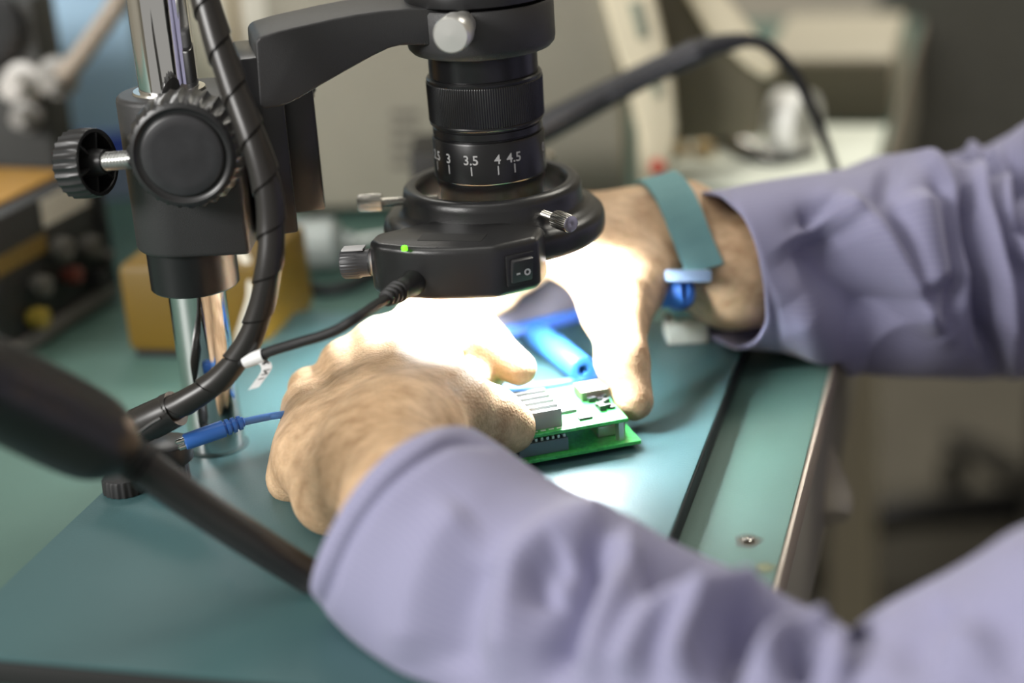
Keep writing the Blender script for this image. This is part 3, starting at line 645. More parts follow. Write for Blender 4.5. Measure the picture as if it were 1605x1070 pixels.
limb('2rt', [pr(rW, .0185), pr(uC, .0170), pr(uM, .0140), pr(uI, .0112), pr(uT, .0088)], .006, .012)
limb('1rweb', [pr(jM+(uM-jM)*0.15, .0105), pr(jM+(uM-jM)*0.85, .0110)], .006, .014)
# ---- trunk and head (beyond the right edge of the picture)
chest = np.array([0.500, -0.010, 0.08])
limb('0trunk', [pr(lSho+np.array([.04, .06, -.03]), .042), pr(np.array([0.49, -0.01, 0.10]), .080), pr(rSho+np.array([.04, -.06, -.03]), .042)], .05, .03)
limb('0spine', [pr(np.array([0.50, -0.01, 0.06]), .115), pr(np.array([0.53, -0.01, -0.08]), .125), pr(np.array([0.545, -0.01, -0.235]), .140)], .04, .03)
limb('0neck', [pr(np.array([0.475, -0.01, 0.20]), .058), pr(np.array([0.435, -0.01, 0.285]), .052)], .02, .03)
hd = np.array([0.405, -0.01, 0.365])
limb('0skull', [pr(hd+np.array([.025, 0, .03]), .088), pr(hd+np.array([-.010, 0, .01]), .078), pr(hd+np.array([-.045, 0, -.055]), .048)], .03, .02)
limb('1nose', [pr(hd+np.array([-.088, 0, .005]), .008), pr(hd+np.array([-.106, 0, -.028]), .012)], .01, .012)
for s in (-1, 1):
    limb('1ear%d' % s, [pr(hd+np.array([.012, s*.086, .015]), .014), pr(hd+np.array([.004, s*.084, -.02]), .010)], .01, .006)
    limb('1brow%d' % s, [pr(hd+np.array([-.076, s*.012, .025]), .010), pr(hd+np.array([-.066, s*.042, .027]), .010)], .01, .012)
limb('1lips', [pr(hd+np.array([-.086, -.018, -.060]), .008), pr(hd+np.array([-.086, .018, -.060]), .008)], .01, .008)
V, Q = surface(PRIMS, 0.0019)
# knuckle wrinkles and tendons as shallow relief along the normals is left to the skin's bump
def skin_mat():
    m = bpy.data.materials.new('skin'); m.use_nodes = True; nt = m.node_tree; b = nt.nodes['Principled BSDF']; L = nt.links.new
    tc = nt.nodes.new('ShaderNodeTexCoord')
    n = nt.nodes.new('ShaderNodeTexNoise'); n.inputs['Scale'].default_value = 130; n.inputs['Detail'].default_value = 6; n.inputs['Roughness'].default_value = 0.65
    mp = nt.nodes.new('ShaderNodeMapping'); mp.inputs['Rotation'].default_value = (0.3, 0.2, 0.9); mp.inputs['Scale'].default_value = (0.55, 1.2, 0.9)
    L(tc.outputs['Object'], mp.inputs['Vector']); L(mp.outputs['Vector'], n.inputs['Vector'])
    r = nt.nodes.new('ShaderNodeValToRGB'); r.color_ramp.elements[0].position = 0.32; r.color_ramp.elements[1].position = 0.66
    r.color_ramp.elements[0].color = (0.43, 0.265, 0.145, 1); r.color_ramp.elements[1].color = (0.74, 0.515, 0.315, 1)
    L(n.outputs['Fac'], r.inputs['Fac']); L(r.outputs['Color'], b.inputs['Base Color'])
    b.inputs['Roughness'].default_value = 0.5; b.inputs['Subsurface Weight'].default_value = 0.12
    b.inputs['Subsurface Radius'].default_value = (0.004, 0.0018, 0.001); b.inputs['Subsurface Scale'].default_value = 0.5
    n2 = nt.nodes.new('ShaderNodeTexNoise'); n2.inputs['Scale'].default_value = 600; n2.inputs['Detail'].default_value = 3; L(tc.outputs['Object'], n2.inputs['Vector'])
    v = nt.nodes.new('ShaderNodeTexVoronoi'); v.inputs['Scale'].default_value = 900; L(tc.outputs['Object'], v.inputs['Vector'])
    ad = nt.nodes.new('ShaderNodeMath'); ad.operation = 'ADD'; L(n2.outputs['Fac'], ad.inputs[0]); L(v.outputs['Distance'], ad.inputs[1])
    bp = nt.nodes.new('ShaderNodeBump'); bp.inputs['Strength'].default_value = 0.32; bp.inputs['Distance'].default_value = 0.0006
    L(ad.outputs[0], bp.inputs['Height']); L(bp.outputs['Normal'], b.inputs['Normal']); return m
SKIN = skin_mat()
person = thing('person', 'person in a grey-lavender work jacket leaning in to hold the circuit board', 'person', (0.545, -0.01, ZF))
me_body = make('body', ([tuple(p) for p in V], [tuple(q) for q in Q.tolist()]), SKIN, person, 180)

# ---- jacket
def cloth_mat(name, c1, c2):
    m = bpy.data.materials.new(name); m.use_nodes = True; nt = m.node_tree; b = nt.nodes['Principled BSDF']; L = nt.links.new
    uv = nt.nodes.new('ShaderNodeUVMap'); w = nt.nodes.new('ShaderNodeTexWave'); w.inputs['Scale'].default_value = 1.0; w.wave_type = 'BANDS'; w.bands_direction = 'X'
    mp = nt.nodes.new('ShaderNodeMapping'); mp.inputs['Scale'].default_value = (110, 110, 1); L(uv.outputs['UV'], mp.inputs['Vector']); L(mp.outputs['Vector'], w.inputs['Vector'])
    r = nt.nodes.new('ShaderNodeValToRGB'); r.color_ramp.elements[0].position = 0.0; r.color_ramp.elements[1].position = 0.35
    r.color_ramp.elements[0].color = (*c2, 1); r.color_ramp.elements[1].color = (*c1, 1); L(w.outputs['Fac'], r.inputs['Fac']); L(r.outputs['Color'], b.inputs['Base Color'])
    b.inputs['Roughness'].default_value = 0.75; b.inputs['Sheen Weight'].default_value = 0.25; b.inputs['Sheen Roughness'].default_value = 0.4; b.inputs['Specular IOR Level'].default_value = 0.3
    tc = nt.nodes.new('ShaderNodeTexCoord'); n = nt.nodes.new('ShaderNodeTexNoise'); n.inputs['Scale'].default_value = 1400; L(tc.outputs['Object'], n.inputs['Vector'])
    bp = nt.nodes.new('ShaderNodeBump'); bp.inputs['Strength'].default_value = 0.2; bp.inputs['Distance'].default_value = 0.0004; L(n.outputs['Fac'], bp.inputs['Height']); L(bp.outputs['Normal'], b.inputs['Normal'])
    return m
CLOTH = cloth_mat('lavender_work_cloth', (0.285, 0.280, 0.410), (0.245, 0.240, 0.380))
def seg_dist(p, a, b):
    ab = b-a; t = np.clip(((p-a) @ ab)/(ab @ ab+1e-9), 0, 1); return np.linalg.norm(p-a-t[:, None]*ab, axis=1), t
def fold_disp(P, Nn, folds):
    pj = proj(P); vis = (CAM-P); vis /= np.linalg.norm(vis, axis=1)[:, None]; fac = np.clip((vis*Nn).sum(1)*2.2+0.35, 0, 1)
    d = np.zeros(len(P))
    for amp, sg, pts in folds:
        pts = np.asarray(pts, float)
        if len(pts) > 2: pts = spline(np.c_[pts, np.zeros(len(pts))], 6)[:, :2]
        best = np.full(len(P), 1e9); ends = np.ones(len(P)); n = len(pts)-1
        for i in range(n):
            dd, t = seg_dist(pj[:, :2], pts[i], pts[i+1]); m = dd < best
            best = np.where(m, dd, best); ends = np.where(m, (i+t)/n, ends)
        taper = np.clip(np.minimum(ends, 1-ends)*5+0.25, 0, 1)
        d += amp*np.exp(-0.5*(best/sg)**2)*taper
    return d*fac
def sleeve(name, spine, folds, nth=150, step=0.0022, floor_fn=None, wrk=0.0, seed=1, label=None, parent=None, cuff_in=True):
    """spine rows: point, up radius, down radius, depth radius, tilt of the section along the image-up direction"""
    A = np.array([list(s[0])+list(s[1:]) for s in spine], float)
    S = spline(A, 40); ds = np.concatenate([[0], np.cumsum(np.linalg.norm(np.diff(S[:, :3], axis=0), axis=1))])
    n = int(ds[-1]/step); sn = np.linspace(0, ds[-1], n); S = np.stack([np.interp(sn, ds, S[:, k]) for k in range(S.shape[1])], 1)
    P = S[:, :3]; T = np.gradient(P, axis=0); T /= np.linalg.norm(T, axis=1)[:, None]
    N1 = CU[None]-T*(T @ CU)[:, None]; N1 /= np.linalg.norm(N1, axis=1)[:, None]; N2 = np.cross(T, N1)
    th = np.linspace(0, 2*pi, nth, endpoint=False)
    c, s = np.cos(th), np.sin(th)
    up = np.where(c > 0, S[:, 3:4], S[:, 4:5])
    e = 2.35
    k = (np.abs(c)**e+np.abs(s)**e)**(-1/e)
    X = P[:, None]+N1[:, None]*(k*c*up)[..., None]+N2[:, None]*(k*s*S[:, 5:6])[..., None]+T[:, None]*(S[:, 6:7]*c)[..., None]
    rng = np.random.RandomState(seed)
    if wrk > 0:
        amp = np.clip((sn-0.05)/0.10, 0, 1)[:, None]
        for q in range(7):
            L_ = 0.028+0.03*rng.rand(); sk = rng.randint(-2, 3); ph = rng.rand()*6.28
            X += ((N1[:, None]*c[None, :, None]+N2[:, None]*s[None, :, None])*(wrk*amp*np.sin(2*pi*sn[:, None]/L_+sk*th[None]+ph+0.8*np.sin(3*th[None]+q)))[..., None])
    def normals(X):
        du = np.gradient(X, axis=0); dv = (np.roll(X, -1, 1)-np.roll(X, 1, 1)); nn = np.cross(dv, du); nn /= np.linalg.norm(nn, axis=2)[..., None]+1e-12
        out = X-P[:, None]; sgn = np.sign((nn*out).sum(2).mean()); return nn*sgn
    NN = normals(X); d = fold_disp(X.reshape(-1, 3), NN.reshape(-1, 3), folds).reshape(n, nth); X = X+NN*d[..., None]
    if floor_fn: X[..., 2] = floor_fn(X)
    NN = normals(X)
    # hem: turn the cloth inwards at the cuff and run it back inside
    rows = [X]
    if cuff_in:
        X0 = X[0]; N0 = NN[0]; ins = [X0+T[0]*(-0.0006)-N0*0.0006, X0-N0*0.0016]
        for q in (6, 14, 24): ins.append(X[q]-NN[q]*0.0022)
        rows = [np.array(ins[::-1])]+rows
    R = np.concatenate(rows, 0); m = len(R)
    Vv = R.reshape(-1, 3); idx = np.arange(m*nth).reshape(m, nth)
    Fq = np.stack([idx[:-1], np.roll(idx, -1, 1)[:-1], np.roll(idx, -1, 1)[1:], idx[1:]], -1).reshape(-1, 4)
    o = make(name, ([tuple(v) for v in Vv], [tuple(q) for q in Fq.tolist()]), CLOTH, parent, 180)
    uvl = o.data.uv_layers.new(name='UVMap'); sv = np.concatenate([np.zeros(m-n), sn]); li = np.zeros(len(o.data.loops), int); o.data.loops.foreach_get('vertex_index', li)
    uvs = np.stack([(li % nth)/nth*0.30, sv[li//nth]], 1); uvl.data.foreach_set('uv', uvs.ravel().astype(np.float32))
    if label: o['label'] = label
    return o
def rest(X):
    z = X[..., 2]; x, y = X[..., 0], X[..., 1]
    on_plate = (x < 0.1) & (y > -0.249) & (y < 0.113)
    lim = np.where(on_plate, 0.0012, np.where(x < 0.144, TZ+0.0012, -9.0))
    edge = np.clip((x-0.1)/0.012, 0, 1)
    lim = np.where((x < 0.144), np.maximum(lim, np.where(x < 0.112, 0.0012*(1-edge)+(TZ+0.0012)*edge, lim)), lim)
    return np.maximum(z, lim)
jacket = None
# trunk of the jacket
tj = [np.array([0.545, -0.01, -0.255]), np.array([0.54, -0.01, -0.10]), np.array([0.51, -0.01, 0.05]), np.array([0.488, -0.01, 0.145]), np.array([0.472, -0.01, 0.205]), np.array([0.455, -0.01, 0.232])]
ra_ = [(0.158, 0.205), (0.156, 0.195), (0.150, 0.205), (0.115, 0.190), (0.078, 0.095), (0.066, 0.072)]
SP = spline([np.r_[p, r] for p, r in zip(tj, ra_)], 8); Vt = []; Fc = []; nn_ = 64
for j in range(len(SP)):
    for i in range(nn_):
        a = 2*pi*i/nn_; w_ = 1+0.025*sin(5*a+j*0.6)
        Vt.append(SP[j, :3]+np.array([SP[j, 3]*cos(a)*w_, SP[j, 4]*sin(a)*w_, 0.02*cos(a)]))
for j in range(len(SP)-1):
    for i in range(nn_): k = (i+1) % nn_; Fc.append((j*nn_+i, j*nn_+k, (j+1)*nn_+k, (j+1)*nn_+i))
jacket = make('jacket', (Vt, Fc), CLOTH, person, 60); jacket.data.uv_layers.new(name='UVMap')
lfolds = [(-0.0026, 4.5, [(490, 1000), (516, 921), (560, 829), (617, 756), (681, 708), (721, 692), (770, 698)]), (0.0012, 8, [(478, 975), (500, 905), (545, 815), (605, 742), (670, 694), (721, 678)]),
    (0.0060, 28, [(640, 1040), (655, 930), (690, 850), (735, 800)]), (-0.0050, 24, [(720, 1060), (735, 960), (775, 880)]), (0.0080, 24, [(800, 1070), (800, 960), (820, 880), (900, 830), (970, 815)]),
    (-0.0075, 18, [(850, 960), (850, 905), (890, 865)]), (-0.0130, 17, [(862, 1070), (890, 980), (925, 900), (950, 840)]), (0.0090, 20, [(930, 1070), (955, 970), (985, 900), (985, 845)]),
    (-0.0160, 24, [(1000, 905), (1040, 890), (1110, 905)]), (0.0110, 18, [(985, 1070), (1030, 975), (1110, 935)]), (0.0120, 18, [(1070, 1075), (1085, 1000), (1130, 945), (1200, 925)]), (-0.0200, 22, [(1125, 1070), (1140, 1015), (1175, 970), (1265, 970)]),
    (0.0130, 20, [(1190, 1070), (1225, 1010), (1300, 992)]), (-0.0150, 15, [(1370, 1070), (1352, 1020), (1330, 975)]), (0.0080, 18, [(1310, 1070), (1315, 1010)]), (-0.008, 18, [(1250, 1070), (1262, 1030)])]
lsp = [(PD(632, 812, .656), .0405, .0405, .0430, .0), (PD(672, 845, .650), .0415, .0430, .0440, .0), (PD(780, 925, .636), .0420, .0460, .0450, .0), (PD(930, 1010, .610), .0425, .0480, .0460, .0), (PD(1120, 1110, .580), .0415, .052, .0480, .0), (PD(1290, 1210, .555), .0415, .056, .0500, .0), (PD(1400, 1262, .542), .0400, .056, .0480, .0)]
ls = sleeve('sleeve', lsp, lfolds, step=.0011, nth=220, floor_fn=rest, seed=3, parent=jacket, wrk=0.0)
ROOTLOC[ls.name] = ROOTLOC[jacket.name]
usp = [(PD(1330, 1285, .552), .030, .050, .040, .0), (PD(1395, 1240, .548), .040, .052, .050, .0), (PD(1480, 1200, .545), .0445, .056, .056, .0), (PD(1640, 1110, .545), .0500, .062, .060, .0), (lSho*0.55+lElb*0.45+np.array([0.02, 0, -0.02]), .060, .062, .062, .0), (lSho+np.array([0.03, 0.0, -0.005]), .068, .068, .068, .0), (lSho+np.array([0.065, 0.06, 0.0]), .060, .070, .06, .0)]
ufolds = [(-0.005, 24, [(1480, 935), (1450, 985), (1440, 1060)]), (0.004, 45, [(1515, 980), (1500, 1060)]), (-0.003, 40, [(1575, 940), (1560, 1070)])]
us = sleeve('sleeve_upper', usp, [(a*1.5, g, p) for a, g, p in ufolds], floor_fn=rest, seed=5, parent=jacket, wrk=0.0015, cuff_in=False)
rfolds = [(-0.0016, 4.0, [(1138, 290), (1180, 380), (1210, 470), (1222, 545)]),
    (-0.0210, 40, [(1280, 350), (1330, 430), (1400, 530)]), (-0.0060, 14, [(1256, 345), (1300, 330), (1350, 375)]), (0.0150, 17, [(1300, 312), (1365, 365), (1420, 440), (1475, 520)]), (0.0100, 28, [(1430, 300), (1443, 380), (1468, 455)]),
    (-0.0065, 11, [(1405, 235), (1390, 300), (1402, 370), (1445, 460), (1480, 500)]), (-0.0080, 12, [(1462, 262), (1488, 335), (1497, 420), (1484, 490)]), (0.0070, 12, [(1440, 225), (1485, 290), (1512, 380), (1515, 470)]),
    (-0.0170, 13, [(1520, 280), (1530, 380), (1550, 480), (1565, 590)]), (0.0110, 9, [(1522, 215), (1545, 310), (1566, 430), (1585, 580)]), (-0.0110, 9, [(1548, 240), (1560, 320), (1588, 440)]), (0.0110, 9, [(1566, 225), (1576, 330), (1605, 420)]),
    (-0.0120, 12, [(1592, 280), (1602, 380)]), (0.0080, 26, [(1245, 470), (1300, 560), (1350, 590)])]
rsp = [(PD(1126, 425, .864), .0385, .0385, .0370, -.007), (PD(1155, 423, .869), .0395, .0395, .0380, -.007), (PD(1250, 416, .885), .0440, .0450, .0430, -.004), (PD(1330, 412, .903), .0480, .0520, .0480, .0), (PD(1400, 415, .920), .0575, .0580, .0540, .0), (PD(1460, 413, .937), .0540, .0600, .0560, .0), (PD(1515, 410, .955), .0450, .0630, .0580, .0), (PD(1545, 407, .968), .0600, .0650, .0600, .0), (PD(1580, 406, .985), .0560, .0660, .0600, .0), (PD(1625, 400, 1.0), .0600, .0660, .0600, .0)]
rs_ = sleeve('sleeve', rsp, rfolds, step=.0014, nth=200, floor_fn=rest, seed=8, parent=jacket, wrk=0.0)
rsp2 = [(rElb+np.array([-0.02, 0.0, 0.0]), .056, .060, .056, .0), (rElb*0.85+rSho*0.15, .060, .064, .060, .0), (rElb*0.4+rSho*0.6, .062, .062, .062, .0), (rSho+np.array([0.03, 0, -0.005]), .068, .068, .068, .0), (rSho+np.array([0.065, -0.06, 0.0]), .060, .070, .06, .0)]
sleeve('sleeve_upper', rsp2, [], floor_fn=rest, seed=9, parent=jacket, wrk=0.003, cuff_in=False)
# hair, trousers and shoes (outside the picture)
hv = []; 
V2, F2 = lathe([(0.0, 0.094), (0.030, 0.090), (0.058, 0.075), (0.080, 0.048), (0.092, 0.012), (0.094, -0.02), (0.086, -0.045), (0.078, -0.046)], hd+np.array([.030, 0, .030]), nrm([0.55, 0, 0.83]), 40)
make('hair', (V2, F2), mat('dark_hair', (0.015, 0.012, 0.010), 0.55, noise=0.3, nscale=300), person, 60)
TRS = mat('dark_trousers', (0.03, 0.03, 0.035), 0.8)
for s in (-1, 1):
    hp = np.array([0.54, -0.01+s*.09, -0.255]); kn_ = np.array([0.16, -0.01+s*.12, -0.245]); ank = np.array([0.20, -0.01+s*.12, ZF+0.075])
    make('trouser_leg', tube([(*hp, .088), (*(hp*.5+kn_*.5), .080), (*(kn_+np.array([.03, 0, .005])), .066), (*(kn_+np.array([.0, 0, -.05])), .060), (*((kn_+ank)/2), .058), (*ank, .050)], 0, 28, 8), TRS, person, 60)
    make('shoe', tube([(ank[0]+.06, ank[1], ZF+.042, .030), (ank[0], ank[1], ZF+.048, .040), (ank[0]-.09, ank[1], ZF+.043, .042), (ank[0]-.17, ank[1], ZF+.036, .034), (ank[0]-.19, ank[1], ZF+.034, .018)], 0, 24, 8), RUBBER, person, 60)
# ------------------------------------------------------------------ wrist strap on the far arm
TEALB = mat('teal_elastic', (0.17, 0.36, 0.38), 0.7, bump=0.3, bscale=1500)
strap = thing('wrist_strap', 'teal antistatic wrist band with blue clip worn on the far wrist', 'wrist strap', PD(1075, 520, .885)*np.array([1, 1, 0])+np.array([0, 0, 0.0008]))
bc = PD(1053, 374, 0.879); bax = nrm(rcuff-rW); bt = nrm(CU*0.86+CR*0.42); bt = nrm(bt)
d1 = nrm(CR*.287-CU*.958); d2 = nrm(-CF+CR*.17+CU*.05); bax = nrm(np.cross(d1, d2)); bax = bax if bax @ CR > 0 else -bax; N1 = nrm(CU-bax*(CU @ bax)); N2 = np.cross(bax, N1)
Vb = []; Fb = []; nb = 96
for i in range(nb):
    a = 2*pi*i/nb; dr = N1*cos(a)+N2*sin(a); ts_ = np.linspace(.012, .045, 120)
    c_i = bc
    fv = np.minimum.reduce([field(c_i+dr*ts_[:, None]+bax*w, PRIMS) for w in (-.009, 0, .009)]); k_ = np.argmax(fv > 0.0006)
    cpt = c_i+dr*ts_[k_]; nr = dr
    for w_, t_ in ((-.0095, 0), (-.0091, .0014), (.0091, .0014), (.0095, 0)): Vb.append(cpt+bax*w_+nr*t_)
for i in range(nb):
    k = (i+1) % nb
    for q in range(4): Fb.append((i*4+q, i*4+(q+1) % 4, k*4+(q+1) % 4, k*4+q))
make('band', (Vb, Fb), TEALB, strap, 40)
bz = PD(1077, 433, 0.838)
make('buckle', box(bz, (0.0220, 0.0058, 0.012), (nrm(CR*1.0+CU*0.0), CU, -CF), 0.0014), mat('buckle_pale_blue', (0.30, 0.42, 0.62), 0.4), strap)
make('snap', many(lathe([(0.0, -0.004), (0.0075, -0.004), (0.0080, -0.002), (0.0076, 0.002), (0.0050, 0.0045), (0.0, 0.005)], PD(1064, 459, .843), nrm(-CF+CU*0.3), 40), tube([(*PD(1068, 458, .842), .0070), (*PD(1040, 463, .843), .0058), (*PD(1010, 474, .848), .0036), (*PD(985, 482, .856), .0020)], 0, 20, 8)), BLUE, strap)
tl = thing('strap_clip', 'pale cream clip with teal webbing lying on the mat under the far wrist', 'clip', PZ(1075, 530, 0.0))
cz = PZ(1075, 530, 0.0)
make('clip_body', box(cz+ZV*0.0062, (0.0205, 0.020, 0.0118), (nrm([CR[0], CR[1], 0]), nrm([CF[0], CF[1], 0]), ZV), 0.0016), mat('clip_cream', (0.50, 0.52, 0.46), 0.5), tl)
make('webbing', tube([cz+np.array([0.0, 0.010, 0.010]), cz+np.array([-0.003, 0.022, 0.016]), cz+np.array([-0.003, 0.034, 0.018])], 0.0062, 20, 8, True, lambda r, s, a: r*(1.0 if abs(cos(a)) > .5 else .8)), TEALB, tl)
# blue cord of the strap with its hollow plug
cordt = thing('blue_lead', 'dark blue lead ending in a hollow plug behind the circuit board', 'cable', PZ(880, 560, 0.0))
make('cord', tube([PD(988, 482, .861), PZ(940, 490, .0075), PZ(890, 502, .004), PZ(835, 515, .0028), PZ(780, 524, .0024), PZ(720, 535, .0024)], 0.0024, 14, 10), mat('dark_blue_cord', (0.05, 0.13, 0.50), 0.42), cordt)
ta = PZ(838, 520, 0.0072); tb = PZ(914, 580, 0.0072); d_ = nrm(tb-ta); Lt = np.linalg.norm(tb-ta)
make('hollow_plug', lathe([(0.0, 0), (0.0055, 0.001), (0.0066, 0.006), (0.0068, Lt-0.001), (0.0063, Lt), (0.0030, Lt), (0.0027, Lt-0.001), (0.0027, Lt-0.014), (0.0, Lt-0.014)], ta, d_, 40), mat('bright_blue_plastic', (0.05, 0.22, 0.62), 0.35), cordt)
# grey tray with a blue rim behind the board
def hframe(a, b):
    x = nrm([b[0]-a[0], b[1]-a[1], 0]); y = np.array([-x[1], x[0], 0]); return x, y
ta_ = PZ(768, 530, 0.0004); tb_ = PZ(908, 498, 0.0004); tx, ty = hframe(ta_, tb_); tw = np.linalg.norm(tb_-ta_)
tr = thing('tray', 'small grey-violet tray with blue bottom rim lying under the far hand', 'tray', (ta_+tb_)/2)
make('tray_body', prism([(0, 0), (tw, 0), (tw, .014), (0, .014)], ta_, tx, ty, ZV, 0.0045, 0.028, 0.001), mat('grey_violet_plastic', (0.21, 0.19, 0.22), 0.6), tr)
make('rim', prism([(-.001, -.0015), (tw+.001, -.0015), (tw+.001, .0155), (-.001, .0155)], ta_, tx, ty, ZV, 0.0, 0.0045, 0.001), BLUE, tr)

# ------------------------------------------------------------------ equipment on the bench behind
def onbench(px, py): return PZ(px, py, TZ+0.0003)
def shell(name, label, cat, A, B, depth, h, m, bev=0.003, z0=None):
    x, y = hframe(A, B); w = np.linalg.norm((B-A)[:2]); t = thing(name, label, cat, np.array([*((A+B)/2+y*depth/2)[:2], A[2]]))
    return t, x, y, w
def slab(A, x, y, x0, x1, y0, y1, z0, z1, bev=0.0): return prism([(x0, y0), (x1, y0), (x1, y1), (x0, y1)], A, x, y, ZV, z0, z1, bev, 2)
# black instrument with yellow top edge
A = onbench(-60, 618); B = onbench(178, 468)
t, x, y, w = shell('power_supply', 'black instrument with yellow top edge and front connectors at far left', 'instrument', A, B, .16, .085, BLACK)
make('case', slab(A, x, y, 0, w, 0, .17, .004, .078, .002), mat('instrument_black', (0.016, 0.016, 0.016), 0.5), t)
make('top_panel', slab(A, x, y, 0.004, w*.93, .012, .10, .078, .0805, .0008), mat('yellow_panel', (0.42, 0.22, 0.03), 0.5), t)
make('bottom_rail', slab(A, x, y, -.002, w+.001, -.004, .004, .002, .010, .001), mat('grey_rail', (0.14, 0.13, 0.12), 0.4), t)
make('yellow_strip', slab(A, x, y, w*.30, w*.62, -.0010, .001, .048, .058), mat('ochre_strip', (0.16, 0.10, 0.02), 0.5), t)
make('label_plate', slab(A, x, y, w*.62, w*.93, -.0010, .001, .061, .076), mat('cream_label', (0.62, 0.58, 0.50), 0.5), t)
make('side_frame', slab(A, x, y, w-.004, w+.003, -.003, .17, .004, .078, .001), RUBBER, t)
KN2 = mat('connector_grey', (0.10, 0.095, 0.085), 0.4)
for i, (k, zz, rr, cc) in enumerate(((.50, .034, .006, KN2), (.66, .047, .007, KN2), (.70, .030, .005, mat('connector_red', (0.16, 0.04, 0.03), 0.4)), (.84, .040, .007, KN2), (.86, .020, .006, BLACKP), (.45, .018, .006, mat('connector_yellow', (0.30, 0.22, 0.03), 0.4)), (.93, .030, .004, KN2))):
    make('connector', lathe([(rr*.7, 0), (rr*.7, .003), (rr, .0035), (rr*.95, .010), (rr*.5, .011), (0, .009)], A+x*w*k+ZV*zz, -y, 28), cc, t)
# dark grey machine behind it
A = PD(-330, 300, 1.14)*np.array([1, 1, 0])+ZV*(TZ+.0003); B = PD(92, 270, 1.10)*np.array([1, 1, 0])+ZV*(TZ+.0003)
t, x, y, w = shell('machine_cabinet', 'tall dark grey machine with pale knobs behind the black instrument', 'machine', A, B, .2, .3, BLACK)
make('cabinet_body', slab(A, x, y, 0, w, 0, .035, 0, .165, .006), mat('dark_grey_paint', (0.055, 0.055, 0.052), 0.6, noise=0.1, nscale=10), t)
for px, py, r_, L2, m_ in ((40, 128, .0085, .020, mat('pale_knob', (0.62, 0.60, 0.57), 0.35)), (45, 180, .0065, .014, mat('grey_knob', (0.30, 0.29, 0.27), 0.4)), (93, 120, .0085, .016, MATS['grey_knob'])):
    c = PP(px, py, A, y); make('knob', lathe([(r_*1.5, 0), (r_*1.5, .004), (r_, .005), (r_*.95, L2), (r_*.7, L2+.002), (0, L2+.002)], c, -y, 28), m_, t)
c = PP(-20, 40, A, y); make('dark_port', lathe([(.024, 0), (.024, .006), (.018, .008), (0, .004)], c, -y, 32), BLACKP, t)
# beige hose from the machine
o = make('hose', tube([PP(96, 122, A-y*.015, y), PD(118, 98, 1.06), PD(150, 55, 1.06), PD(185, 5, 1.06), PD(215, -60, 1.06)], .0062, 16, 8, True, lambda r, s, a: r*(1+.08*sin(2*pi*s/.004))), mat('beige_hose', (0.36, 0.30, 0.24), 0.5), None, 60)
tag(o, 'ribbed beige hose rising from the dark grey machine', 'hose')
# blue storage bin and cream cabinet behind the column
A = PD(60, 313, 1.25)*np.array([1, 1, 0])+ZV*(TZ+.0003); B = PD(246, 313, 1.25)*np.array([1, 1, 0])+ZV*(TZ+.0003)
t, x, y, w = shell('storage_box', 'pale blue storage box with navy band behind the clamp knob', 'box', A, B, .05, .3, BLACK)
make('box_body', slab(A, x, y, 0, w, 0, .05, .0, .40, .004), mat('pale_blue_board', (0.46, 0.68, 0.88), 0.6, noise=.05, nscale=8), t)
make('navy_band', slab(A, x, y, -.001, w+.001, -.0015, .05, .026, .046), mat('navy_band', (0.06, 0.11, 0.50), 0.5), t)
make('lower_panel', slab(A, x, y, -.001, w+.001, -.0015, .05, .0, .026), mat('grey_blue_panel', (0.26, 0.32, 0.45), 0.5), t)
A = PD(272, 320, 1.30)*np.array([1, 1, 0])+ZV*(TZ+.0003); B = PD(470, 320, 1.30)*np.array([1, 1, 0])+ZV*(TZ+.0003)
t, x, y, w = shell('cream_cabinet', 'cream steel cabinet behind the chrome column', 'cabinet', A, B, .2, .3, BLACK)
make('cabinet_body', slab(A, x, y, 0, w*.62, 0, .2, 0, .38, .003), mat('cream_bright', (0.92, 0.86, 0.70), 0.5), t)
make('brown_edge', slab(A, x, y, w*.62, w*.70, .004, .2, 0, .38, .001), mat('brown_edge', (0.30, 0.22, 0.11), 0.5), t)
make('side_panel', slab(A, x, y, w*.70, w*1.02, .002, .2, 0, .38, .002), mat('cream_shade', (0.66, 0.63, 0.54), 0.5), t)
# beige-grey instrument case
A = onbench(452, 346); B = A+hframe(A, onbench(960, 326))[0]*.221
t, x, y, w = shell('instrument_case', 'large beige-grey instrument case standing behind the microscope arm', 'instrument', A, B, .22, .34, BLACK)
CASE = mat('beige_grey_case', (0.315, 0.295, 0.235), 0.55, noise=.04, nscale=20)
make('case_body', slab(A, x, y, 0, w, 0, .20, .006, .36, .005), CASE, t)
for px in (.02, w-.02): make('foot', slab(A, x, y, px-.01, px+.01, .01, .03, 0, .006), RUBBER, t)
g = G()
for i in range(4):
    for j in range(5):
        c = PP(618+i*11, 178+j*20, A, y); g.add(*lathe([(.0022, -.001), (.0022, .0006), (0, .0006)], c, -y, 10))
make('vent', g, mat('vent_shadow', (0.13, 0.12, 0.10), 0.7), t)
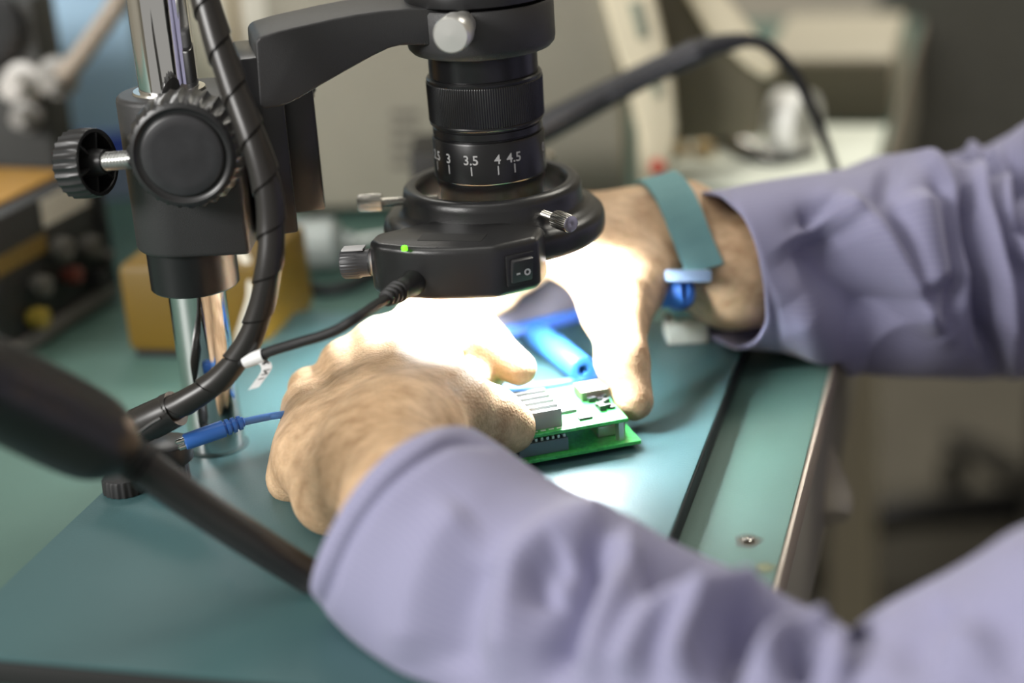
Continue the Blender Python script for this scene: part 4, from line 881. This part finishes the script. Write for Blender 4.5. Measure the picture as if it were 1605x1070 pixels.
# iron holder mostly hidden by the lens, and the black iron with its cord
A = PD(646, 296, 1.03); A = np.array([A[0], A[1], TZ+.0003]); x, y = hframe(A, A+CR*np.array([1, 1, 0]))
t = thing('iron_holder', 'black block holder standing behind the lens barrel', 'holder', A+x*.03)
make('holder_body', slab(A, x, y, 0, .066, 0, .05, .012, .072, .002), mat('holder_black', (0.014, 0.013, 0.012), 0.5), t)
make('holder_base', slab(A, x, y, -.004, .075, -.004, .055, 0, .012, .002), MATS['holder_black'], t)
t = thing('soldering_iron', 'black soldering iron handle slanting up behind the lens with drooping cord', 'soldering iron', PD(880, 190, 1.0))
make('handle', tube([(*PD(805, 224, 1.01), .0082), (*PD(860, 196, 1.005), .0086), (*PD(940, 154, .998), .0078), (*PD(1020, 113, .995), .0070), (*PD(1095, 80, .992), .0066), (*PD(1130, 69, .991), .0056), (*PD(1172, 62, .990), .0038)], 0, 28, 8), mat('iron_black', (0.028, 0.028, 0.032), 0.28), t, 60)
make('cord', tube([(*PD(1165, 62, .990), .0036), (*PD(1200, 70, .990), .0036), (*PD(1240, 108, .995), .0035), (*PD(1268, 160, 1.0), .0032), (*PD(1290, 212, 1.005), .0027), (*PD(1306, 256, 1.01), .0024), (*PD(1318, 300, 1.015), .0023), (*PD(1320, 345, 1.02), .0023)], 0, 18, 8), RUBBER, t, 60)
make('handle_highlight', tube([(*PD(950, 149, .997), .0076), (*PD(1020, 113, .995), .0074), (*PD(1092, 81, .992), .0072)], 0, 6, 8), mat('highlight_grey', (0.16, 0.16, 0.18), 0.3), t, 20)  # grey six-sided section painting a highlight onto the black handle
# cream framed machine at the right
def cutout(pts, d0, thick, name, m, parent, bev=.004):
    o_ = PD(1080, 120, d0); n = nrm([CF[0], CF[1], 0]); xx = nrm([CR[0], CR[1], 0]); pol = []
    for px, py in pts:
        p = PP(px, py, o_, n)-o_; pol.append((p @ xx, p[2]))
    return make(name, prism(pol, o_, xx, ZV, n, 0, thick, bev, 3), m, parent)
fo = PD(1010, 352, 1.11); t = thing('framed_machine', 'cream framed machine with slanted front behind the soldering iron', 'machine', np.array([fo[0], fo[1], TZ]))
CRM = mat('cream_frame', (0.80, 0.72, 0.53), 0.5)
cutout([(930, -60), (1014, -60), (1042, 60), (1056, 130), (1062, 200), (1046, 300), (1048, 353), (1000, 356), (1004, 300), (1004, 220), (985, 140), (956, 40)], 1.11, .030, 'front_frame', CRM, t, .003)
cutout([(1040, -60), (1090, -60), (1168, 30), (1212, 85), (1222, 112), (1202, 125), (1172, 106), (1110, 52)], 1.14, .030, 'rear_frame', CRM, t, .003)
cutout([(1000, -60), (1050, -60), (1112, 54), (1172, 108), (1197, 128), (1195, 215), (1050, 225), (1040, 60)], 1.15, .02, 'side_panel', mat('olive_grey_panel', (0.155, 0.14, 0.095), 0.6), t, .002)
cutout([(985, 5), (1003, 2), (1016, 55), (1001, 62)], 1.108, .0022, 'grey_inset', mat('grey_green_inset', (0.30, 0.33, 0.26), 0.5), t, .0005)
cutout([(1014, 100), (1028, 98), (1038, 150), (1026, 154)], 1.108, .0022, 'grey_inset', MATS['grey_green_inset'], t, .0005)
nf = nrm([CF[0], CF[1], 0]); make('red_button', lathe([(0, -.004), (.0048, -.003), (.0050, .003), (.0035, .006), (0, .007)], PD(1031, 262, 1.109), -nf, 28), mat('red_cap', (0.60, 0.08, 0.05), 0.4), t)
# low white cabinet with tools on it
px0 = onbench(1056, 285)[0]; py0 = onbench(1200, 318)[1]; py1 = PZ(1400, 197, TZ+.012)[1]
A = np.array([px0, py0, TZ+.0003]); x, y = XV, YV; w = .137-px0; HT = .012
t = thing('parts_case', 'low pale green-white case on the bench edge with tools lying on it', 'case', A+x*w/2+y*(py1-py0)/2)
make('case_body', slab(A, x, y, 0, w, 0, py1-py0, .0, HT-.003, .001), mat('white_green_case', (0.70, 0.75, 0.63), 0.5), t)
make('case_lid', slab(A, x, y, -.001, w+.001, -.001, py1-py0+.001, HT-.003, HT, .001), mat('white_green_lid', (0.80, 0.84, 0.73), 0.5), t)
bA = np.array([onbench(1195, 190)[0], onbench(1300, 189)[1], TZ+.0003]); bw = .138-bA[0]
t = thing('low_instrument', 'low instrument with cream top and brown front behind the pale case', 'instrument', bA+x*bw/2+y*.09)
make('front_panel', slab(bA, x, y, 0, bw, 0, .004, 0, .043), mat('brown_front', (0.21, 0.185, 0.13), 0.6), t)
make('top_cover', slab(bA, x, y, 0, bw, .004, .17, 0, .046, .002), mat('cream_cover', (0.50, 0.46, 0.36), 0.55), t)
LZ = A[2]+HT
def onlid(px, py): return PZ(px, py, LZ)
c = onlid(1243, 242); tc_ = c+ZV*.022
tag(make('tape_roll', lathe([(.013, -.011), (.022, -.011), (.022, .011), (.013, .011), (.013, -.011)], tc_, nrm(x*.93-y*.35), 48, cap=False), mat('white_tape', (0.78, 0.78, 0.74), 0.5), None), 'white tape roll standing on the pale case under the black cord', 'tape')
p0 = onlid(1055, 215); p1 = onlid(1150, 232)
t = thing('pliers', 'black handled pliers lying on the pale case beside the cream frame', 'pliers', (p0+p1)/2)
make('handle', tube([onlid(1056, 216)+ZV*.006, onlid(1085, 212)+ZV*.007, onlid(1120, 222)+ZV*.006, onlid(1160, 238)+ZV*.006], .0062, 16, 8), BLACKP, t, 60)
make('jaws', tube([(*(onlid(1160, 238)+ZV*.006), .006), (*(onlid(1185, 246)+ZV*.005), .004), (*(onlid(1210, 250)+ZV*.004), .002)], 0, 16, 6), STEEL, t, 60)
o = make('black_cable', tube([onlid(1150, 240)+ZV*.003, onlid(1185, 254)+ZV*.003, onlid(1230, 258)+ZV*.003, onlid(1275, 244)+ZV*.003], .003, 12, 8), RUBBER, None, 60); tag(o, 'short black cord curling below the white tape roll', 'cord')
for px, lab in ((1062, 'brass coloured round tip lying left on the pale case'), (1103, 'brass coloured round tip lying right of the other one')):
    c = onlid(px, 243); tag(make('brass_tip', lathe([(0, 0), (.008, .0), (.0085, .003), (.006, .009), (0, .011)], c, n=28), mat('brass', (0.62, 0.46, 0.24), 0.35, .6), None), lab, 'tip', 'brass tips on the pale case')
# yellow box behind the column with leads
A = onbench(203, 562); B = onbench(404, 566)
t, x, y, w = shell('yellow_box', 'dark yellow box on the bench behind the chrome column', 'box', A, B, .05, .05, BLACK)
YEL = mat('ochre_plastic', (0.15, 0.086, 0.004), 0.5, noise=.08, nscale=15)
make('box_body', slab(A, x, y, 0, w*1.10, 0, .075, .004, .052, .004), YEL, t)
make('base', slab(A, x, y, .003, w*1.10-.003, .003, .072, 0, .004), RUBBER, t)
o = make('white_cable', tube([PD(352, 402, .955), PD(378, 398, .93), PD(391, 425, .92), PD(395, 462, .92), PD(385, 500, .925), PD(372, 540, .935)], .0026, 12, 8), mat('white_cable', (0.70, 0.66, 0.56), 0.5), None, 60); tag(o, 'white cable hanging in front of the yellow box', 'cable')
# clear bottle with thin spout, black cable on the bench
a0 = onbench(438, 432); t = thing('squeeze_bottle', 'pale clear squeeze bottle lying behind the spiral cable wrap', 'bottle', onbench(490, 425))
bx_ = nrm(onbench(545, 418)-onbench(440, 424)); ctr = onbench(440, 424)+ZV*.0155
make('bottle_body', lathe([(0, 0), (.013, 0), (.015, .004), (.015, .034), (.006, .041), (.0055, .046), (0, .046)], ctr, bx_, 32), mat('clear_plastic', (0.55, 0.60, 0.58), 0.25, trans=.35), t)
make('spout', tube([(*(ctr+bx_*.045), .003), (*(ctr+bx_*.065+ZV*.003), .0016), (*(ctr+bx_*.09+ZV*.001), .001)], 0, 12, 6), mat('clear_spout', (0.62, 0.66, 0.62), 0.3), t, 60)
o = make('black_cable', tube([onbench(400, 415)+ZV*.003, onbench(455, 440)+ZV*.003, onbench(500, 462)+ZV*.003, onbench(550, 455)+ZV*.003, onbench(600, 430)+ZV*.003, onbench(680, 405)+ZV*.003], .0034, 12, 8), RUBBER, None, 60); tag(o, 'black cable lying on the bench between bottle and base plate', 'cable')
# office chairs
FAB = mat('dark_grey_fabric', (0.20, 0.20, 0.18), 0.85, noise=.08, nscale=60, bump=.3, bscale=900)
def chair(base, yaw, label, bh=.50, bw=.46, b0=.50):
    t = thing('office_chair', label, 'chair', base); X = np.array([cos(yaw), sin(yaw), 0]); Y = np.array([-sin(yaw), cos(yaw), 0])   # X = facing
    pol = []
    for i in range(48):
        a = 2*pi*i/48; c_, s_ = cos(a), sin(a); q = (abs(c_)**3.2+abs(s_)**3.2)**(-1/3.2); pol.append((q*c_*bw/2, q*s_*bh/2))
    bk = make('backrest', prism(pol, base-X*.20+ZV*(b0+bh/2), Y, ZV, -X, 0, .07, .022, 4), FAB, t)
    pol2 = [(p[0]*1.02, p[1]/bh*.46) for p in pol]
    make('seat', prism(pol2, base+X*.03+ZV*.41, Y, X, ZV, 0, .07, .022, 4), FAB, t)
    make('back_bar', tube([(*(base-X*.08+ZV*.40), .018), (*(base-X*.26+ZV*.40), .018), (*(base-X*.285+ZV*.50), .018), (*(base-X*.275+ZV*.66), .018)], 0, 14, 8), BLACKP, t)
    make('post', lathe([(.028, .10), (.028, .26), (.020, .26), (.020, .41)], base, n=32), BLACKP, t)
    for i in range(5):
        a = yaw+.3+2*pi*i/5; d = np.array([cos(a), sin(a), 0])
        make('leg', tube([(*(base+d*.02+ZV*.115), .026), (*(base+d*.16+ZV*.10), .020), (*(base+d*.29+ZV*.075), .015)], 0, 14, 6), BLACKP, t, 60)
        make('caster', lathe([(0, -.011), (.024, -.011), (.026, -.006), (.026, .006), (.024, .011), (0, .011)], base+d*.29+ZV*.0262, np.array([-d[1], d[0], 0]), 28), RUBBER, t)
    return t
cp_ = PD(1685, 300, 1.74); chair(np.array([cp_[0], cp_[1]+.23, ZF]), radians(97), 'dark grey office chair with rounded back beyond the far end of the bench', .46, .46, .40)
chair(np.array([0.52, -0.01, ZF]), radians(180), 'dark grey office chair the person sits on', .45, .46)
